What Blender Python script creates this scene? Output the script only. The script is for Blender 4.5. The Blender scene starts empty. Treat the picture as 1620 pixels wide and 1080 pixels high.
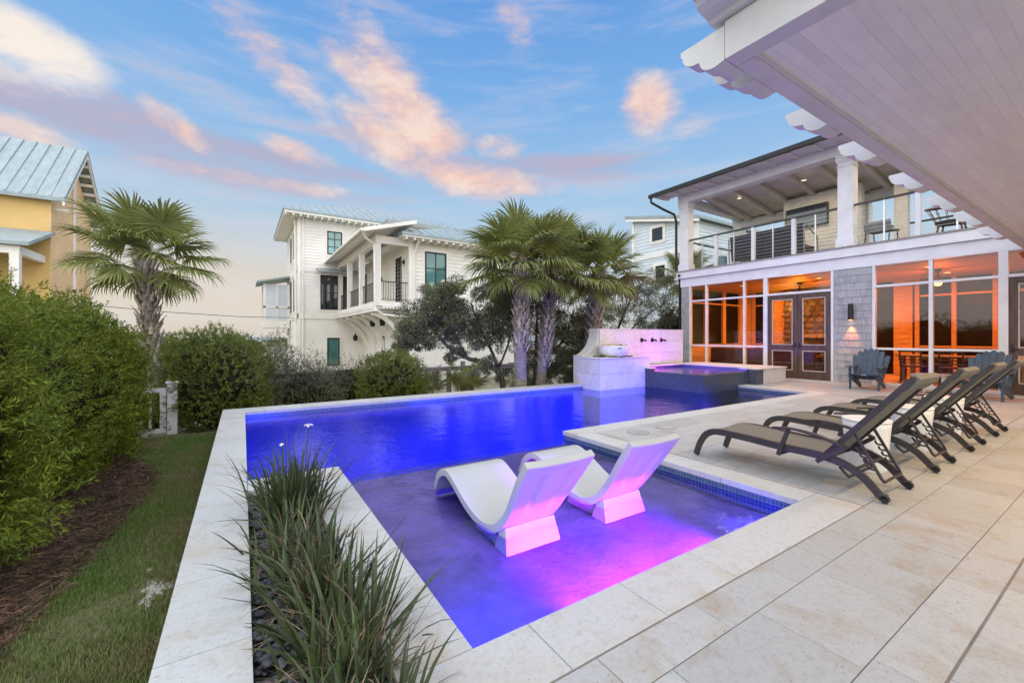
import bpy, bmesh, math, random
import numpy as np
from mathutils import Vector, Matrix
random.seed(7); RNG = np.random.default_rng(7)
SC = bpy.context.scene; COL = SC.collection
R = math.radians; PI = math.pi

# ------------------------------------------------------------------ camera
cam = bpy.data.cameras.new('camera'); CAM = bpy.data.objects.new('camera', cam); COL.objects.link(CAM)
CAM.location = (0, 0, 1.25); CAM.rotation_euler = (R(90), 0, R(-32.76))
cam.sensor_width = 36; cam.lens = 662/1620*36; cam.shift_y = -7/1620; cam.clip_start = .05; cam.clip_end = 6000
SC.camera = CAM
# ------------------------------------------------------------------ exposure and renderer
SC.view_settings.view_transform = 'Standard'; SC.view_settings.look = 'None'
SC.view_settings.exposure = 0.45; SC.view_settings.gamma = 1; SC.view_settings.use_curve_mapping = False
SC.render.engine = 'CYCLES'
cy = SC.cycles; cy.use_denoising = True; cy.max_bounces = 8; cy.diffuse_bounces = 4; cy.glossy_bounces = 4
cy.transparent_max_bounces = 24; cy.caustics_reflective = False; cy.caustics_refractive = False; cy.sample_clamp_indirect = 6
# ------------------------------------------------------------------ world: dusk sky with clouds
SUN_AZ, SUN_EL = R(-62), R(30)          # azimuth clockwise from +Y
world = bpy.data.worlds.new('World'); SC.world = world; world.use_nodes = True
nt = world.node_tree; nt.nodes.clear(); N = nt.nodes.new; LK = nt.links.new
def setin(sock, v):
    if isinstance(v, bpy.types.NodeSocket): LK(v, sock)
    else: sock.default_value = v
def M(op, a, b=None, c=None, clamp=False):
    n = N('ShaderNodeMath'); n.operation = op; n.use_clamp = clamp
    setin(n.inputs[0], a)
    if b is not None: setin(n.inputs[1], b)
    if c is not None: setin(n.inputs[2], c)
    return n.outputs[0]
def SS(v, lo, hi, a=0., b=1.):
    n = N('ShaderNodeMapRange'); n.interpolation_type = 'SMOOTHSTEP'
    setin(n.inputs[0], v); n.inputs[1].default_value = lo; n.inputs[2].default_value = hi; n.inputs[3].default_value = a; n.inputs[4].default_value = b
    return n.outputs[0]
def MIX(f, a, b, mode='MIX'):
    n = N('ShaderNodeMix'); n.data_type = 'RGBA'; n.blend_type = mode
    setin(n.inputs[0], f)
    for s, v in ((n.inputs[6], a), (n.inputs[7], b)):
        setin(s, v if isinstance(v, bpy.types.NodeSocket) else (*v, 1))
    return n.outputs[2]
def RAMP(f, stops):
    n = N('ShaderNodeValToRGB'); e = n.color_ramp.elements
    while len(e) < len(stops): e.new(.5)
    for el, (p, c) in zip(e, stops): el.position = p; el.color = (*c, 1)
    setin(n.inputs[0], f); return n.outputs[0]
tc = N('ShaderNodeTexCoord'); sx = N('ShaderNodeSeparateXYZ'); LK(tc.outputs['Generated'], sx.inputs[0])
az = M('ARCTAN2', sx.outputs[0], sx.outputs[1]); el = M('ARCSINE', sx.outputs[2])
def px2dir(x, y):
    a = math.atan((x-810)/662); return a + R(32.76), math.atan((533-y)/662*math.cos(a))
elc = M('MULTIPLY', M('MAXIMUM', el, 0.), 2/PI)
sky = RAMP(elc, [(0, (.58, .59, .59)), (.055, (.53, .60, .64)), (.12, (.46, .61, .73)), (.20, (.36, .56, .78)), (.33, (.19, .42, .78)), (.45, (.12, .32, .74)), (1, (.08, .23, .58))])
# warm afterglow low over the sea, to the north-west
wa = M('ADD', az, -R(-6)); wd = M('ADD', M('POWER', M('DIVIDE', wa, .75), 2.), M('POWER', M('DIVIDE', M('ADD', el, -R(5)), .12), 2.))
sky = MIX(M('MULTIPLY', M('POWER', 2.718, M('MULTIPLY', wd, -1.)), .8), sky, (.78, .64, .49))
cmb = N('ShaderNodeCombineXYZ'); LK(az, cmb.inputs[0]); LK(M('MULTIPLY', el, 1.5), cmb.inputs[1])
def NOISE(scale, det=6, rough=.55, off=(0, 0, 0), sc=(1, 1, 1), rot=0, dist=0):
    mp = N('ShaderNodeMapping'); LK(cmb.outputs[0], mp.inputs[0]); mp.inputs[1].default_value = off; mp.inputs[3].default_value = sc; mp.inputs[2].default_value = (0, 0, rot)
    n = N('ShaderNodeTexNoise'); LK(mp.outputs[0], n.inputs[0]); n.inputs['Scale'].default_value = scale; n.inputs['Detail'].default_value = det; n.inputs['Roughness'].default_value = rough; n.inputs['Distortion'].default_value = dist
    return n.outputs[0]
n1 = NOISE(4.2, 8, .58, (1, 2, 0), (1, 1.7, 1), R(-18), .35)
n2 = NOISE(9.5, 8, .62, (4, 1, 3), (1, 1.25, 1), R(-30), .5)
n3 = NOISE(24, 6, .65, (2, 6, 1), (1, 1.4, 1), R(-35), .6)
nb = M('ADD', M('ADD', M('MULTIPLY', n1, .40), M('MULTIPLY', n2, .40)), M('MULTIPLY', n3, .20))
streak = NOISE(3.2, 7, .6, (7, 3, 1), (1, 4.5, 1), R(-9), .25)
def patch(px, py, rx, ry, rot, dens=1.):
    a0, e0 = px2dir(px, py); r = R(rot); rx /= 700; ry /= 700
    u = M('MULTIPLY', M('ADD', az, -a0), math.cos(e0)); v = M('ADD', el, -e0)
    p = M('DIVIDE', M('ADD', M('MULTIPLY', u, math.cos(r)), M('MULTIPLY', v, math.sin(r))), rx)
    q = M('DIVIDE', M('SUBTRACT', M('MULTIPLY', v, math.cos(r)), M('MULTIPLY', u, math.sin(r))), ry)
    d = M('SQRT', M('ADD', M('MULTIPLY', p, p), M('MULTIPLY', q, q)))
    return SS(d, 1.25, .15, 0, dens)
def union(ms):
    o = ms[0]
    for m in ms[1:]: o = M('MAXIMUM', o, m)
    return o
mauve = union([patch(200, 215, 380, 34, -4), patch(420, 248, 320, 22, -4), patch(880, 262, 210, 24, -3, .9), patch(700, 255, 190, 60, -12, .8), patch(230, 195, 120, 22, -32, .7)])
pink = union([patch(650, 180, 190, 62, -46), patch(735, 278, 190, 40, -8), patch(560, 115, 90, 28, -40, .8), patch(430, 92, 130, 34, -40, .75), patch(275, 196, 62, 22, -35, .85), patch(30, 205, 80, 20, -8, .8), patch(620, 225, 120, 40, -30, .9), patch(790, 235, 60, 30, 0, .8),
              patch(470, 238, 70, 22, -12, .9), patch(1025, 165, 52, 58, 55, 1.05), patch(400, 285, 190, 16, 0, .75), patch(805, 8, 75, 30, -65, .7), patch(1100, 200, 60, 24, 0, .5)])
white = union([patch(48, 70, 88, 44, -12, 1.1), patch(0, 100, 60, 30, 0, .7)])
fm = SS(M('ADD', M('MULTIPLY', mauve, .40), streak), .54, .94, 0, .72)
fp = SS(M('ADD', M('MULTIPLY', pink, .40), nb), .60, .98, 0, .86)
fw = SS(M('ADD', M('MULTIPLY', white, .44), nb), .62, 1.02, 0, .95)
# thin general wisps over the whole dome
fg = M('MULTIPLY', SS(streak, .44, .76, 0, .62), SS(el, 0., .35, 1., .6))
sky = MIX(fg, sky, (.74, .72, .78))
sky = MIX(fm, sky, (.50, .40, .50))
sky = MIX(fp, sky, RAMP(nb, [(.40, (.74, .53, .58)), (.50, (1.0, .63, .47)), (.61, (1.0, .79, .64))]))
sky = MIX(fw, sky, (1.0, .88, .76))
nsk = N('ShaderNodeTexSky'); nsk.sky_type = 'NISHITA'; nsk.sun_disc = False; nsk.sun_elevation = SUN_EL; nsk.sun_rotation = SUN_AZ
nsc = MIX(1., nsk.outputs[0], (.1, .1, .1), 'MULTIPLY')
sky = MIX(.10, sky, nsc)
below = SS(el, -.02, -.12, 0, 1)
sky = MIX(below, sky, (.40, .42, .44))
bg = N('ShaderNodeBackground'); LK(sky, bg.inputs[0]); bg.inputs[1].default_value = .80
wo = N('ShaderNodeOutputWorld'); LK(bg.outputs[0], wo.inputs[0])
# ------------------------------------------------------------------ sun: the soft glow of the sunset sky
sl = bpy.data.lights.new('sun', 'SUN'); sun = bpy.data.objects.new('sun', sl); COL.objects.link(sun)
sl.energy = 3.9; sl.angle = R(150); sl.color = (1.0, .95, .88)
sd = Vector((math.sin(SUN_AZ)*math.cos(SUN_EL), math.cos(SUN_AZ)*math.cos(SUN_EL), math.sin(SUN_EL)))
sd = Vector((-.42, -.52, .74)).normalized()
sun.rotation_euler = sd.to_track_quat('Z', 'Y').to_euler()
nsk.sun_elevation = math.asin(sd.z); nsk.sun_rotation = math.atan2(sd.x, sd.y)

# ------------------------------------------------------------------ helpers
def lamp(name, kind, loc, energy, color, parent=None, **kw):
    l = bpy.data.lights.new(name, kind); o = bpy.data.objects.new(name, l); COL.objects.link(o)
    l.energy = energy; l.color = color
    d = kw.pop('aim', None)
    for k, v in kw.items(): setattr(l, k, v)
    o.location = loc
    if d is not None: o.rotation_euler = (-Vector(d)).to_track_quat('Z', 'Y').to_euler()
    if parent:
        o.location = Vector(loc) - wloc(parent); o.parent = parent
    return o
def wloc(p):
    v = Vector((0, 0, 0))
    while p is not None: v = v + p.location; p = p.parent
    return v
def tag(o, label=None, cat=None, group=None, kind=None):
    if label: o['label'] = label
    if cat: o['category'] = cat
    if group: o['group'] = group
    if kind: o['kind'] = kind
    return o
def thing(name, label, cat, loc=(0, 0, 0), group=None):
    o = bpy.data.objects.new(name, None); COL.objects.link(o); o.location = loc; o.empty_display_size = .1
    return tag(o, label, cat, group)
def copy_tree(o, parent=None):
    c = o.copy(); COL.objects.link(c)
    if parent is not None: c.parent = parent
    for ch in list(o.children): copy_tree(ch, c)
    return c
def mesh_obj(name, me, parent=None, loc=None):
    o = bpy.data.objects.new(name, me); COL.objects.link(o)
    if loc is not None: o.location = loc
    if parent is not None: o.parent = parent
    return o
class MB:
    def __init__(s): s.v = []; s.f = []
    def add(s, vs, fs):
        b = len(s.v); s.v += [tuple(v) for v in vs]; s.f += [tuple(i+b for i in f) for f in fs]; return s
    def box(s, x0, x1, y0, y1, z0, z1):
        if x0 > x1: x0, x1 = x1, x0
        if y0 > y1: y0, y1 = y1, y0
        if z0 > z1: z0, z1 = z1, z0
        return s.add([(x0,y0,z0),(x1,y0,z0),(x1,y1,z0),(x0,y1,z0),(x0,y0,z1),(x1,y0,z1),(x1,y1,z1),(x0,y1,z1)],
                     [(3,2,1,0),(4,5,6,7),(0,1,5,4),(1,2,6,5),(2,3,7,6),(3,0,4,7)])
    def bar(s, a, b, w, h, up=(0, 0, 1)):
        a, b = Vector(a), Vector(b); d = (b-a).normalized(); u = Vector(up)
        if abs(d.dot(u)) > .98: u = Vector((1, 0, 0))
        r = d.cross(u).normalized(); u = r.cross(d)
        vs = [p + r*(i*w/2) + u*(j*h/2) for p in (a, b) for i, j in ((-1,-1),(1,-1),(1,1),(-1,1))]
        return s.add(vs, [(0,1,2,3),(7,6,5,4),(1,0,4,5),(2,1,5,6),(3,2,6,7),(0,3,7,4)])
    def sweep(s, pts, w, h, side):
        """rectangular section along a path lying in the plane normal to side"""
        P = [Vector(p) for p in pts]; sd = Vector(side).normalized(); n = len(P); vs = []
        for i, p in enumerate(P):
            t = (P[min(i+1, n-1)] - P[max(i-1, 0)]).normalized(); u = sd.cross(t).normalized()
            hh = h[i] if isinstance(h, (list, tuple)) else h
            vs += [p+sd*(-w/2)+u*(-hh/2), p+sd*(w/2)+u*(-hh/2), p+sd*(w/2)+u*(hh/2), p+sd*(-w/2)+u*(hh/2)]
        fs = [(3,2,1,0), tuple(4*(n-1)+k for k in range(4))]
        for i in range(n-1):
            for k in range(4): a = 4*i+k; b = 4*i+(k+1) % 4; fs.append((a, b, b+4, a+4))
        return s.add(vs, fs)
    def tube(s, pts, r, seg=8, cap=True):
        P = [Vector(p) for p in pts]; n = len(P); vs = []
        ref = None
        for i, p in enumerate(P):
            t = (P[min(i+1, n-1)] - P[max(i-1, 0)]).normalized()
            if ref is None or abs(ref.dot(t)) > .95: ref = Vector((0, 0, 1)) if abs(t.z) < .9 else Vector((1, 0, 0))
            a = t.cross(ref).normalized(); b = a.cross(t); ref = b
            rr = r[i] if isinstance(r, (list, tuple)) else r
            vs += [p + (a*math.cos(2*PI*k/seg) + b*math.sin(2*PI*k/seg))*rr for k in range(seg)]
        fs = []
        for i in range(n-1):
            for k in range(seg): a = i*seg+k; b = i*seg+(k+1) % seg; fs.append((b, a, a+seg, b+seg))
        if cap: fs += [tuple(range(seg)), tuple(reversed(range((n-1)*seg, n*seg)))]
        return s.add(vs, fs)
    def lathe(s, prof, c=(0, 0, 0), seg=24, cap=True):
        vs = [(c[0]+r*math.cos(2*PI*k/seg), c[1]+r*math.sin(2*PI*k/seg), c[2]+z) for r, z in prof for k in range(seg)]; fs = []
        for i in range(len(prof)-1):
            for k in range(seg): a = i*seg+k; b = i*seg+(k+1) % seg; fs.append((a, b, b+seg, a+seg))
        if cap: fs += [tuple(reversed(range(seg))), tuple(range((len(prof)-1)*seg, len(prof)*seg))]
        return s.add(vs, fs)
    def prism(s, poly, axis, a, b):
        """poly: 2-D outline in the other two axes (in x,y,z order)"""
        def P(p, t): q = list(p); q.insert(axis, t); return tuple(q)
        n = len(poly); vs = [P(p, a) for p in poly] + [P(p, b) for p in poly]
        return s.add(vs, [tuple(reversed(range(n))), tuple(range(n, 2*n))] + [(i, (i+1) % n, n+(i+1) % n, n+i) for i in range(n)])
    def mesh(s, name, off=(0, 0, 0), smooth=False):
        me = bpy.data.meshes.new(name); me.from_pydata([(v[0]-off[0], v[1]-off[1], v[2]-off[2]) for v in s.v], [], s.f); me.update()
        bm = bmesh.new(); bm.from_mesh(me); bmesh.ops.recalc_face_normals(bm, faces=bm.faces); bm.to_mesh(me); bm.free()
        if smooth: me.polygons.foreach_set('use_smooth', [True]*len(me.polygons))
        return me
    def build(s, name, mat, parent=None, smooth=False, bevel=0, label=None, kind=None, cat=None, group=None):
        off = wloc(parent) if parent is not None else (0, 0, 0)
        me = s.mesh(name, off, smooth); me.materials.append(mat); o = mesh_obj(name, me, parent)
        if smooth == 'auto' or smooth:
            try: me.set_sharp_from_angle(angle=R(42))
            except Exception: pass
        if bevel:
            m = o.modifiers.new('bevel', 'BEVEL'); m.width = bevel; m.segments = 2; m.limit_method = 'ANGLE'
        return tag(o, label, cat, group, kind)
def box(name, mat, parent, *b, bevel=0, label=None, kind=None):
    return MB().box(*b).build(name, mat, parent, bevel=bevel, label=label, kind=kind)
def np_obj(name, V, F, mat, parent=None, smooth=False, kind=None):
    """V (n,3) world, F (m,k) indices"""
    off = np.array(wloc(parent)) if parent is not None else np.zeros(3)
    me = bpy.data.meshes.new(name); V = (V-off).astype(np.float32); k = F.shape[1]
    me.vertices.add(len(V)); me.vertices.foreach_set('co', V.ravel())
    me.loops.add(F.size); me.loops.foreach_set('vertex_index', F.astype(np.int32).ravel())
    me.polygons.add(len(F)); me.polygons.foreach_set('loop_start', (np.arange(len(F))*k).astype(np.int32))
    if smooth: me.polygons.foreach_set('use_smooth', np.ones(len(F), bool))
    me.update(calc_edges=True); me.materials.append(mat)
    o = mesh_obj(name, me, parent)
    if kind: o['kind'] = kind
    return o
def unit(a): return a/np.maximum(np.linalg.norm(a, axis=1, keepdims=True), 1e-9)
def leaves(P, D, L, W, fold=.25, bend=.15):
    """diamond leaves: base P, direction D"""
    n = len(P); D = unit(D); r = RNG.normal(size=(n, 3)); S = unit(np.cross(D, r)); U = np.cross(S, D)
    L = np.broadcast_to(L, (n,))[:, None]; W = np.broadcast_to(W, (n,))[:, None]
    mid = P + D*L*.45 + U*W*fold
    V = np.stack([P, mid - S*W*.5, P + D*L - U*L*bend, mid + S*W*.5], 1).reshape(-1, 3)
    return V, np.arange(4*n).reshape(n, 4)
def blades(P, az_, L, W, lean, curl, K=4, twist=None):
    """grass-like strips of K segments, tapering to a point"""
    n = len(P); h = np.stack([np.cos(az_), np.sin(az_), np.zeros(n)], 1); side = np.stack([-np.sin(az_), np.cos(az_), np.zeros(n)], 1)
    if twist is not None: side = side*np.cos(twist)[:, None] + h*np.sin(twist)[:, None]
    p = P.copy(); rows = []
    for i in range(K+1):
        t = i/K; a = lean + curl*t*t; w = W*(1-t**2.2)*.5 + .0004
        rows += [p - side*w[:, None], p + side*w[:, None]]
        p = p + (h*np.sin(a)[:, None] + np.array([0, 0, 1.])*np.cos(a)[:, None])*(L/K)[:, None]
    V = np.stack(rows, 1); m = 2*(K+1); b = (np.arange(n)*m)[:, None]
    F = np.concatenate([b + np.array([2*i, 2*i+1, 2*i+3, 2*i+2]) for i in range(K)], 1).reshape(-1, 4)
    return V.reshape(-1, 3), F
def join(parts):
    V = []; F = []; o = 0
    for v, f in parts: V.append(v); F.append(f+o); o += len(v)
    return np.concatenate(V), np.concatenate(F)

# ------------------------------------------------------------------ materials
def mat(name, col, rough=.6, metal=0, var=.12, scale=6, bump=.0, bscale=None, spec=.4, col2=None, stretch=(1, 1, 1), obj_random=0., island=0., det=5, sheen=0, coord='Object', trans=0):
    m = bpy.data.materials.new(name); m.use_nodes = True; t = m.node_tree; b = t.nodes['Principled BSDF']; n = t.nodes.new; l = t.links.new
    b.inputs['Roughness'].default_value = rough; b.inputs['Metallic'].default_value = metal; b.inputs['Specular IOR Level'].default_value = spec
    g = n('ShaderNodeNewGeometry'); mp = n('ShaderNodeMapping'); l(g.outputs['Position'], mp.inputs[0]); mp.inputs[3].default_value = stretch
    oi = n('ShaderNodeObjectInfo')
    if obj_random:
        vm = n('ShaderNodeVectorMath'); vm.operation = 'SCALE'; vm.inputs[0].default_value = (37, 19, 11); l(oi.outputs['Random'], vm.inputs['Scale']); l(vm.outputs[0], mp.inputs[1])
    no = n('ShaderNodeTexNoise'); l(mp.outputs[0], no.inputs[0]); no.inputs['Scale'].default_value = scale; no.inputs['Detail'].default_value = det; no.inputs['Roughness'].default_value = .6
    c2 = col2 or tuple(c*(1-2.2*var) for c in col); c1 = col if col2 else tuple(min(1, c*(1+var)) for c in col)
    rp = n('ShaderNodeValToRGB'); rp.color_ramp.elements[0].position = .32; rp.color_ramp.elements[1].position = .66
    rp.color_ramp.elements[0].color = (*c2, 1); rp.color_ramp.elements[1].color = (*c1, 1); l(no.outputs[0], rp.inputs[0]); out = rp.outputs[0]
    src = None
    if obj_random: src = oi.outputs['Random']; amt = obj_random
    if island: src = g.outputs['Random Per Island']; amt = island
    if src is not None:
        mr = n('ShaderNodeMapRange'); l(src, mr.inputs[0]); mr.inputs[3].default_value = 1-amt; mr.inputs[4].default_value = 1+amt
        mx = n('ShaderNodeVectorMath'); mx.operation = 'SCALE'; l(out, mx.inputs[0]); l(mr.outputs[0], mx.inputs['Scale']); out = mx.outputs[0]
    l(out, b.inputs['Base Color'])
    if bump:
        bn = n('ShaderNodeTexNoise'); l(mp.outputs[0], bn.inputs[0]); bn.inputs['Scale'].default_value = bscale or scale*5; bn.inputs['Detail'].default_value = 4
        bp = n('ShaderNodeBump'); bp.inputs['Strength'].default_value = bump; bp.inputs['Distance'].default_value = .02; l(bn.outputs[0], bp.inputs['Height']); l(bp.outputs[0], b.inputs['Normal'])
    if trans:
        tr = n('ShaderNodeBsdfTranslucent'); l(out, tr.inputs[0]); mxs = n('ShaderNodeMixShader'); mxs.inputs[0].default_value = trans
        l(b.outputs[0], mxs.inputs[1]); l(tr.outputs[0], mxs.inputs[2]); l(mxs.outputs[0], t.nodes['Material Output'].inputs[0])
    return m
def emit(name, col, s):
    m = bpy.data.materials.new(name); m.use_nodes = True; t = m.node_tree; t.nodes.remove(t.nodes['Principled BSDF'])
    e = t.nodes.new('ShaderNodeEmission'); e.inputs[0].default_value = (*col, 1); e.inputs[1].default_value = s; t.links.new(e.outputs[0], t.nodes['Material Output'].inputs[0]); return m
def glassy(name, tint, gloss=.1, rough=.02, bump=0, bscale=8, fres=None, diff=None, diff_f=0, stretch=(1, 1, 1)):
    m = bpy.data.materials.new(name); m.use_nodes = True; t = m.node_tree; t.nodes.remove(t.nodes['Principled BSDF']); n = t.nodes.new; l = t.links.new
    tr = n('ShaderNodeBsdfTransparent'); tr.inputs[0].default_value = (*tint, 1); gl = n('ShaderNodeBsdfGlossy'); gl.inputs['Roughness'].default_value = rough
    base = tr.outputs[0]
    if diff:
        di = n('ShaderNodeBsdfDiffuse'); di.inputs[0].default_value = (*diff, 1); m2 = n('ShaderNodeMixShader'); m2.inputs[0].default_value = diff_f; l(base, m2.inputs[1]); l(di.outputs[0], m2.inputs[2]); base = m2.outputs[0]
    mx = n('ShaderNodeMixShader'); l(base, mx.inputs[1]); l(gl.outputs[0], mx.inputs[2]); l(mx.outputs[0], t.nodes['Material Output'].inputs[0])
    if fres:
        fr = n('ShaderNodeFresnel'); fr.inputs[0].default_value = fres; l(fr.outputs[0], mx.inputs[0])
    else: mx.inputs[0].default_value = gloss
    if bump:
        g = n('ShaderNodeNewGeometry'); mp = n('ShaderNodeMapping'); l(g.outputs['Position'], mp.inputs[0]); mp.inputs[3].default_value = stretch
        no = n('ShaderNodeTexNoise'); no.inputs['Scale'].default_value = bscale; no.inputs['Detail'].default_value = 3; l(mp.outputs[0], no.inputs[0])
        n2_ = n('ShaderNodeTexNoise'); n2_.inputs['Scale'].default_value = bscale*.22; n2_.inputs['Detail'].default_value = 2; l(mp.outputs[0], n2_.inputs[0])
        ad = n('ShaderNodeMath'); ad.operation = 'MULTIPLY_ADD'; l(n2_.outputs[0], ad.inputs[0]); ad.inputs[1].default_value = 2.; l(no.outputs[0], ad.inputs[2])
        bp = n('ShaderNodeBump'); bp.inputs['Strength'].default_value = bump; bp.inputs['Distance'].default_value = .02; l(ad.outputs[0], bp.inputs['Height']); l(bp.outputs[0], gl.inputs['Normal'])
        if fres: l(bp.outputs[0], fr.inputs['Normal'])
    return m
def mosaic(name, c1, c2, grout, size=.03, rough=.25):
    """small square pool tiles (about 3 cm): too small to pick apart, colour from the cell"""
    m = bpy.data.materials.new(name); m.use_nodes = True; t = m.node_tree; b = t.nodes['Principled BSDF']; n = t.nodes.new; l = t.links.new
    b.inputs['Roughness'].default_value = rough
    g = n('ShaderNodeNewGeometry'); sp = n('ShaderNodeSeparateXYZ'); l(g.outputs['Position'], sp.inputs[0])
    ad = n('ShaderNodeMath'); ad.operation = 'ADD'; l(sp.outputs[0], ad.inputs[0]); l(sp.outputs[1], ad.inputs[1])
    cb = n('ShaderNodeCombineXYZ'); l(ad.outputs[0], cb.inputs[0]); l(sp.outputs[2], cb.inputs[1])
    br = n('ShaderNodeTexBrick'); l(cb.outputs[0], br.inputs[0]); br.offset = 0; br.inputs['Scale'].default_value = 1
    br.inputs['Color1'].default_value = (*c1, 1); br.inputs['Color2'].default_value = (*c2, 1); br.inputs['Mortar'].default_value = (*grout, 1)
    br.inputs['Mortar Size'].default_value = size*.07; br.inputs['Brick Width'].default_value = size; br.inputs['Row Height'].default_value = size
    l(br.outputs[0], b.inputs['Base Color'])
    bp = n('ShaderNodeBump'); bp.inputs['Strength'].default_value = .4; bp.inputs['Distance'].default_value = .004; bp.invert = True; l(br.outputs[1], bp.inputs['Height']); l(bp.outputs[0], b.inputs['Normal'])
    return m
def travertine(name, base, tan, rnd=.07):
    m = bpy.data.materials.new(name); m.use_nodes = True; t = m.node_tree; b = t.nodes['Principled BSDF']; n = t.nodes.new; l = t.links.new
    b.inputs['Roughness'].default_value = .55; b.inputs['Specular IOR Level'].default_value = .3
    g = n('ShaderNodeNewGeometry'); oi = n('ShaderNodeObjectInfo'); vm = n('ShaderNodeVectorMath'); vm.operation = 'SCALE'; vm.inputs[0].default_value = (31, 17, 23); l(oi.outputs['Random'], vm.inputs['Scale'])
    ad = n('ShaderNodeVectorMath'); l(g.outputs['Position'], ad.inputs[0]); l(vm.outputs[0], ad.inputs[1])
    def noise(s, d, dist=0):
        no = n('ShaderNodeTexNoise'); l(ad.outputs[0], no.inputs[0]); no.inputs['Scale'].default_value = s; no.inputs['Detail'].default_value = d; no.inputs['Roughness'].default_value = .62; no.inputs['Distortion'].default_value = dist; return no.outputs[0]
    def ramp(f, lo, hi, a, c):
        r = n('ShaderNodeValToRGB'); r.color_ramp.elements[0].position = lo; r.color_ramp.elements[1].position = hi; r.color_ramp.elements[0].color = (*a, 1); r.color_ramp.elements[1].color = (*c, 1); l(f, r.inputs[0]); return r.outputs[0]
    a = ramp(noise(2.4, 9, 1.1), .50, .70, base, tan)
    c = ramp(noise(38, 6, .4), .30, .52, (.88, .865, .83), (1.02, 1.02, 1.02))
    mx = n('ShaderNodeVectorMath'); mx.operation = 'MULTIPLY'; l(a, mx.inputs[0]); l(c, mx.inputs[1])
    # pits
    vo = n('ShaderNodeTexNoise'); mp = n('ShaderNodeMapping'); l(ad.outputs[0], mp.inputs[0]); mp.inputs[3].default_value = (1, 2.0, 1); l(mp.outputs[0], vo.inputs[0]); vo.inputs['Scale'].default_value = 62; vo.inputs['Detail'].default_value = 2
    pit = ramp(vo.outputs[0], .67, .72, (1, 1, 1), (.60, .54, .46))
    m2 = n('ShaderNodeVectorMath'); m2.operation = 'MULTIPLY'; l(mx.outputs[0], m2.inputs[0]); l(pit, m2.inputs[1])
    mr = n('ShaderNodeMapRange'); l(oi.outputs['Random'], mr.inputs[0]); mr.inputs[3].default_value = 1-rnd; mr.inputs[4].default_value = 1+rnd*.6
    m3 = n('ShaderNodeVectorMath'); m3.operation = 'SCALE'; l(m2.outputs[0], m3.inputs[0]); l(mr.outputs[0], m3.inputs['Scale']); l(m3.outputs[0], b.inputs['Base Color'])
    bp = n('ShaderNodeBump'); bp.inputs['Strength'].default_value = .35; bp.inputs['Distance'].default_value = .003; bp.invert = True; l(vo.outputs[0], bp.inputs['Height']); l(bp.outputs[0], b.inputs['Normal'])
    return m
W_TRIM = mat('white_paint', (.65, .645, .635), .5, var=.04, scale=3, bump=.04, bscale=60)
W_SOFFIT = mat('soffit_paint', (.83, .83, .775), .5, var=.03, scale=2, obj_random=.04)
W_HOUSE = mat('house_white', (.84, .80, .72), .6, var=.04, scale=1.2)
W_BLUE = mat('pale_blue_siding', (.62, .68, .70), .6, var=.04, scale=1)
CREAM = mat('cream_paint', (.60, .56, .49), .6, var=.05, scale=2)
BEIGE = mat('beige_ceiling', (.62, .58, .50), .6, var=.05, scale=3)
SHINGLE = mat('grey_shingle', (.34, .34, .33), .75, var=.14, scale=9, stretch=(1, 6, .6), obj_random=.12, bump=.25, bscale=50)
BRICKW = mat('painted_brick', (.50, .49, .455), .7, var=.06, scale=5, bump=.2)
WOOD = mat('dark_door_wood', (.085, .050, .034), .45, var=.2, scale=5, stretch=(4, 4, .5))
TRAV = travertine('travertine', (.37, .378, .368), (.325, .285, .23), .10)
TRAVC = travertine('travertine_coping', (.46, .467, .452), (.425, .385, .325), .05)
LIME = travertine('limestone_panel', (.60, .58, .535), (.52, .46, .39), .07)
GROUT = mat('grout', (.23, .20, .175), .9, var=.1)
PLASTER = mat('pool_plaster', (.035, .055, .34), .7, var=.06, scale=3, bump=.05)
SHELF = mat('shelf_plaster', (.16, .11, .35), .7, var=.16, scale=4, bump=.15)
TILEB = mosaic('waterline_tile', (.030, .075, .16), (.055, .12, .22), (.20, .24, .30), .032)
TILED = mosaic('spa_tile', (.035, .045, .065), (.065, .085, .115), (.05, .06, .075), .024)
WATER = glassy('pool_water', (.86, .92, 1.0), fres=1.33, rough=.03, bump=.24, bscale=17, stretch=(1, 1, 1))
GLASS = glassy('window_glass', (.80, .80, .78), gloss=.04, rough=.01)
SCREEN = glassy('insect_screen', (.05, .04, .036), gloss=.01, rough=.3, diff=(.03, .022, .018), diff_f=.5)
TEAL = mat('teal_glass', (.07, .19, .17), .06, var=.25, scale=.7, spec=.9)
TEAL_SKY = mat('teal_glass_sky_reflection', (.20, .38, .35), .08, var=.2, scale=.9, spec=.9)  # teal glass lightened, the sky's reflection put into its colour
DKGLASS = mat('dark_glass', (.02, .028, .035), .05, var=.3, scale=.8, spec=.9)
BLACK = mat('black_metal', (.02, .02, .021), .4, var=.1, metal=.3)
BRONZE = mat('bronze_frame', (.052, .047, .046), .42, var=.08, scale=14, metal=.35, bump=.03, bscale=300)
SLING = mat('sling_fabric', (.165, .150, .122), .85, var=.10, scale=90, bump=.2, bscale=420)
NAVY = mat('navy_poly_lumber', (.040, .064, .092), .5, var=.12, scale=12, obj_random=.12)
LPLAST = mat('lounger_plastic', (.41, .425, .41), .35, var=.02, scale=4)
CERAM = mat('white_ceramic', (.74, .73, .70), .3, var=.04, scale=6)
CONC = mat('bowl_concrete', (.76, .75, .72), .5, var=.05, scale=8)
METALR = mat('galvanised_roof', (.31, .375, .38), .5, var=.08, scale=2, metal=.12, stretch=(3, 1, 1))
ROOFDK = mat('dark_roof_shingle', (.045, .045, .048), .8, var=.2, scale=12)
YELLOW = mat('yellow_stucco', (.76, .50, .19), .8, var=.05, scale=.8, bump=.2, bscale=25)
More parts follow.
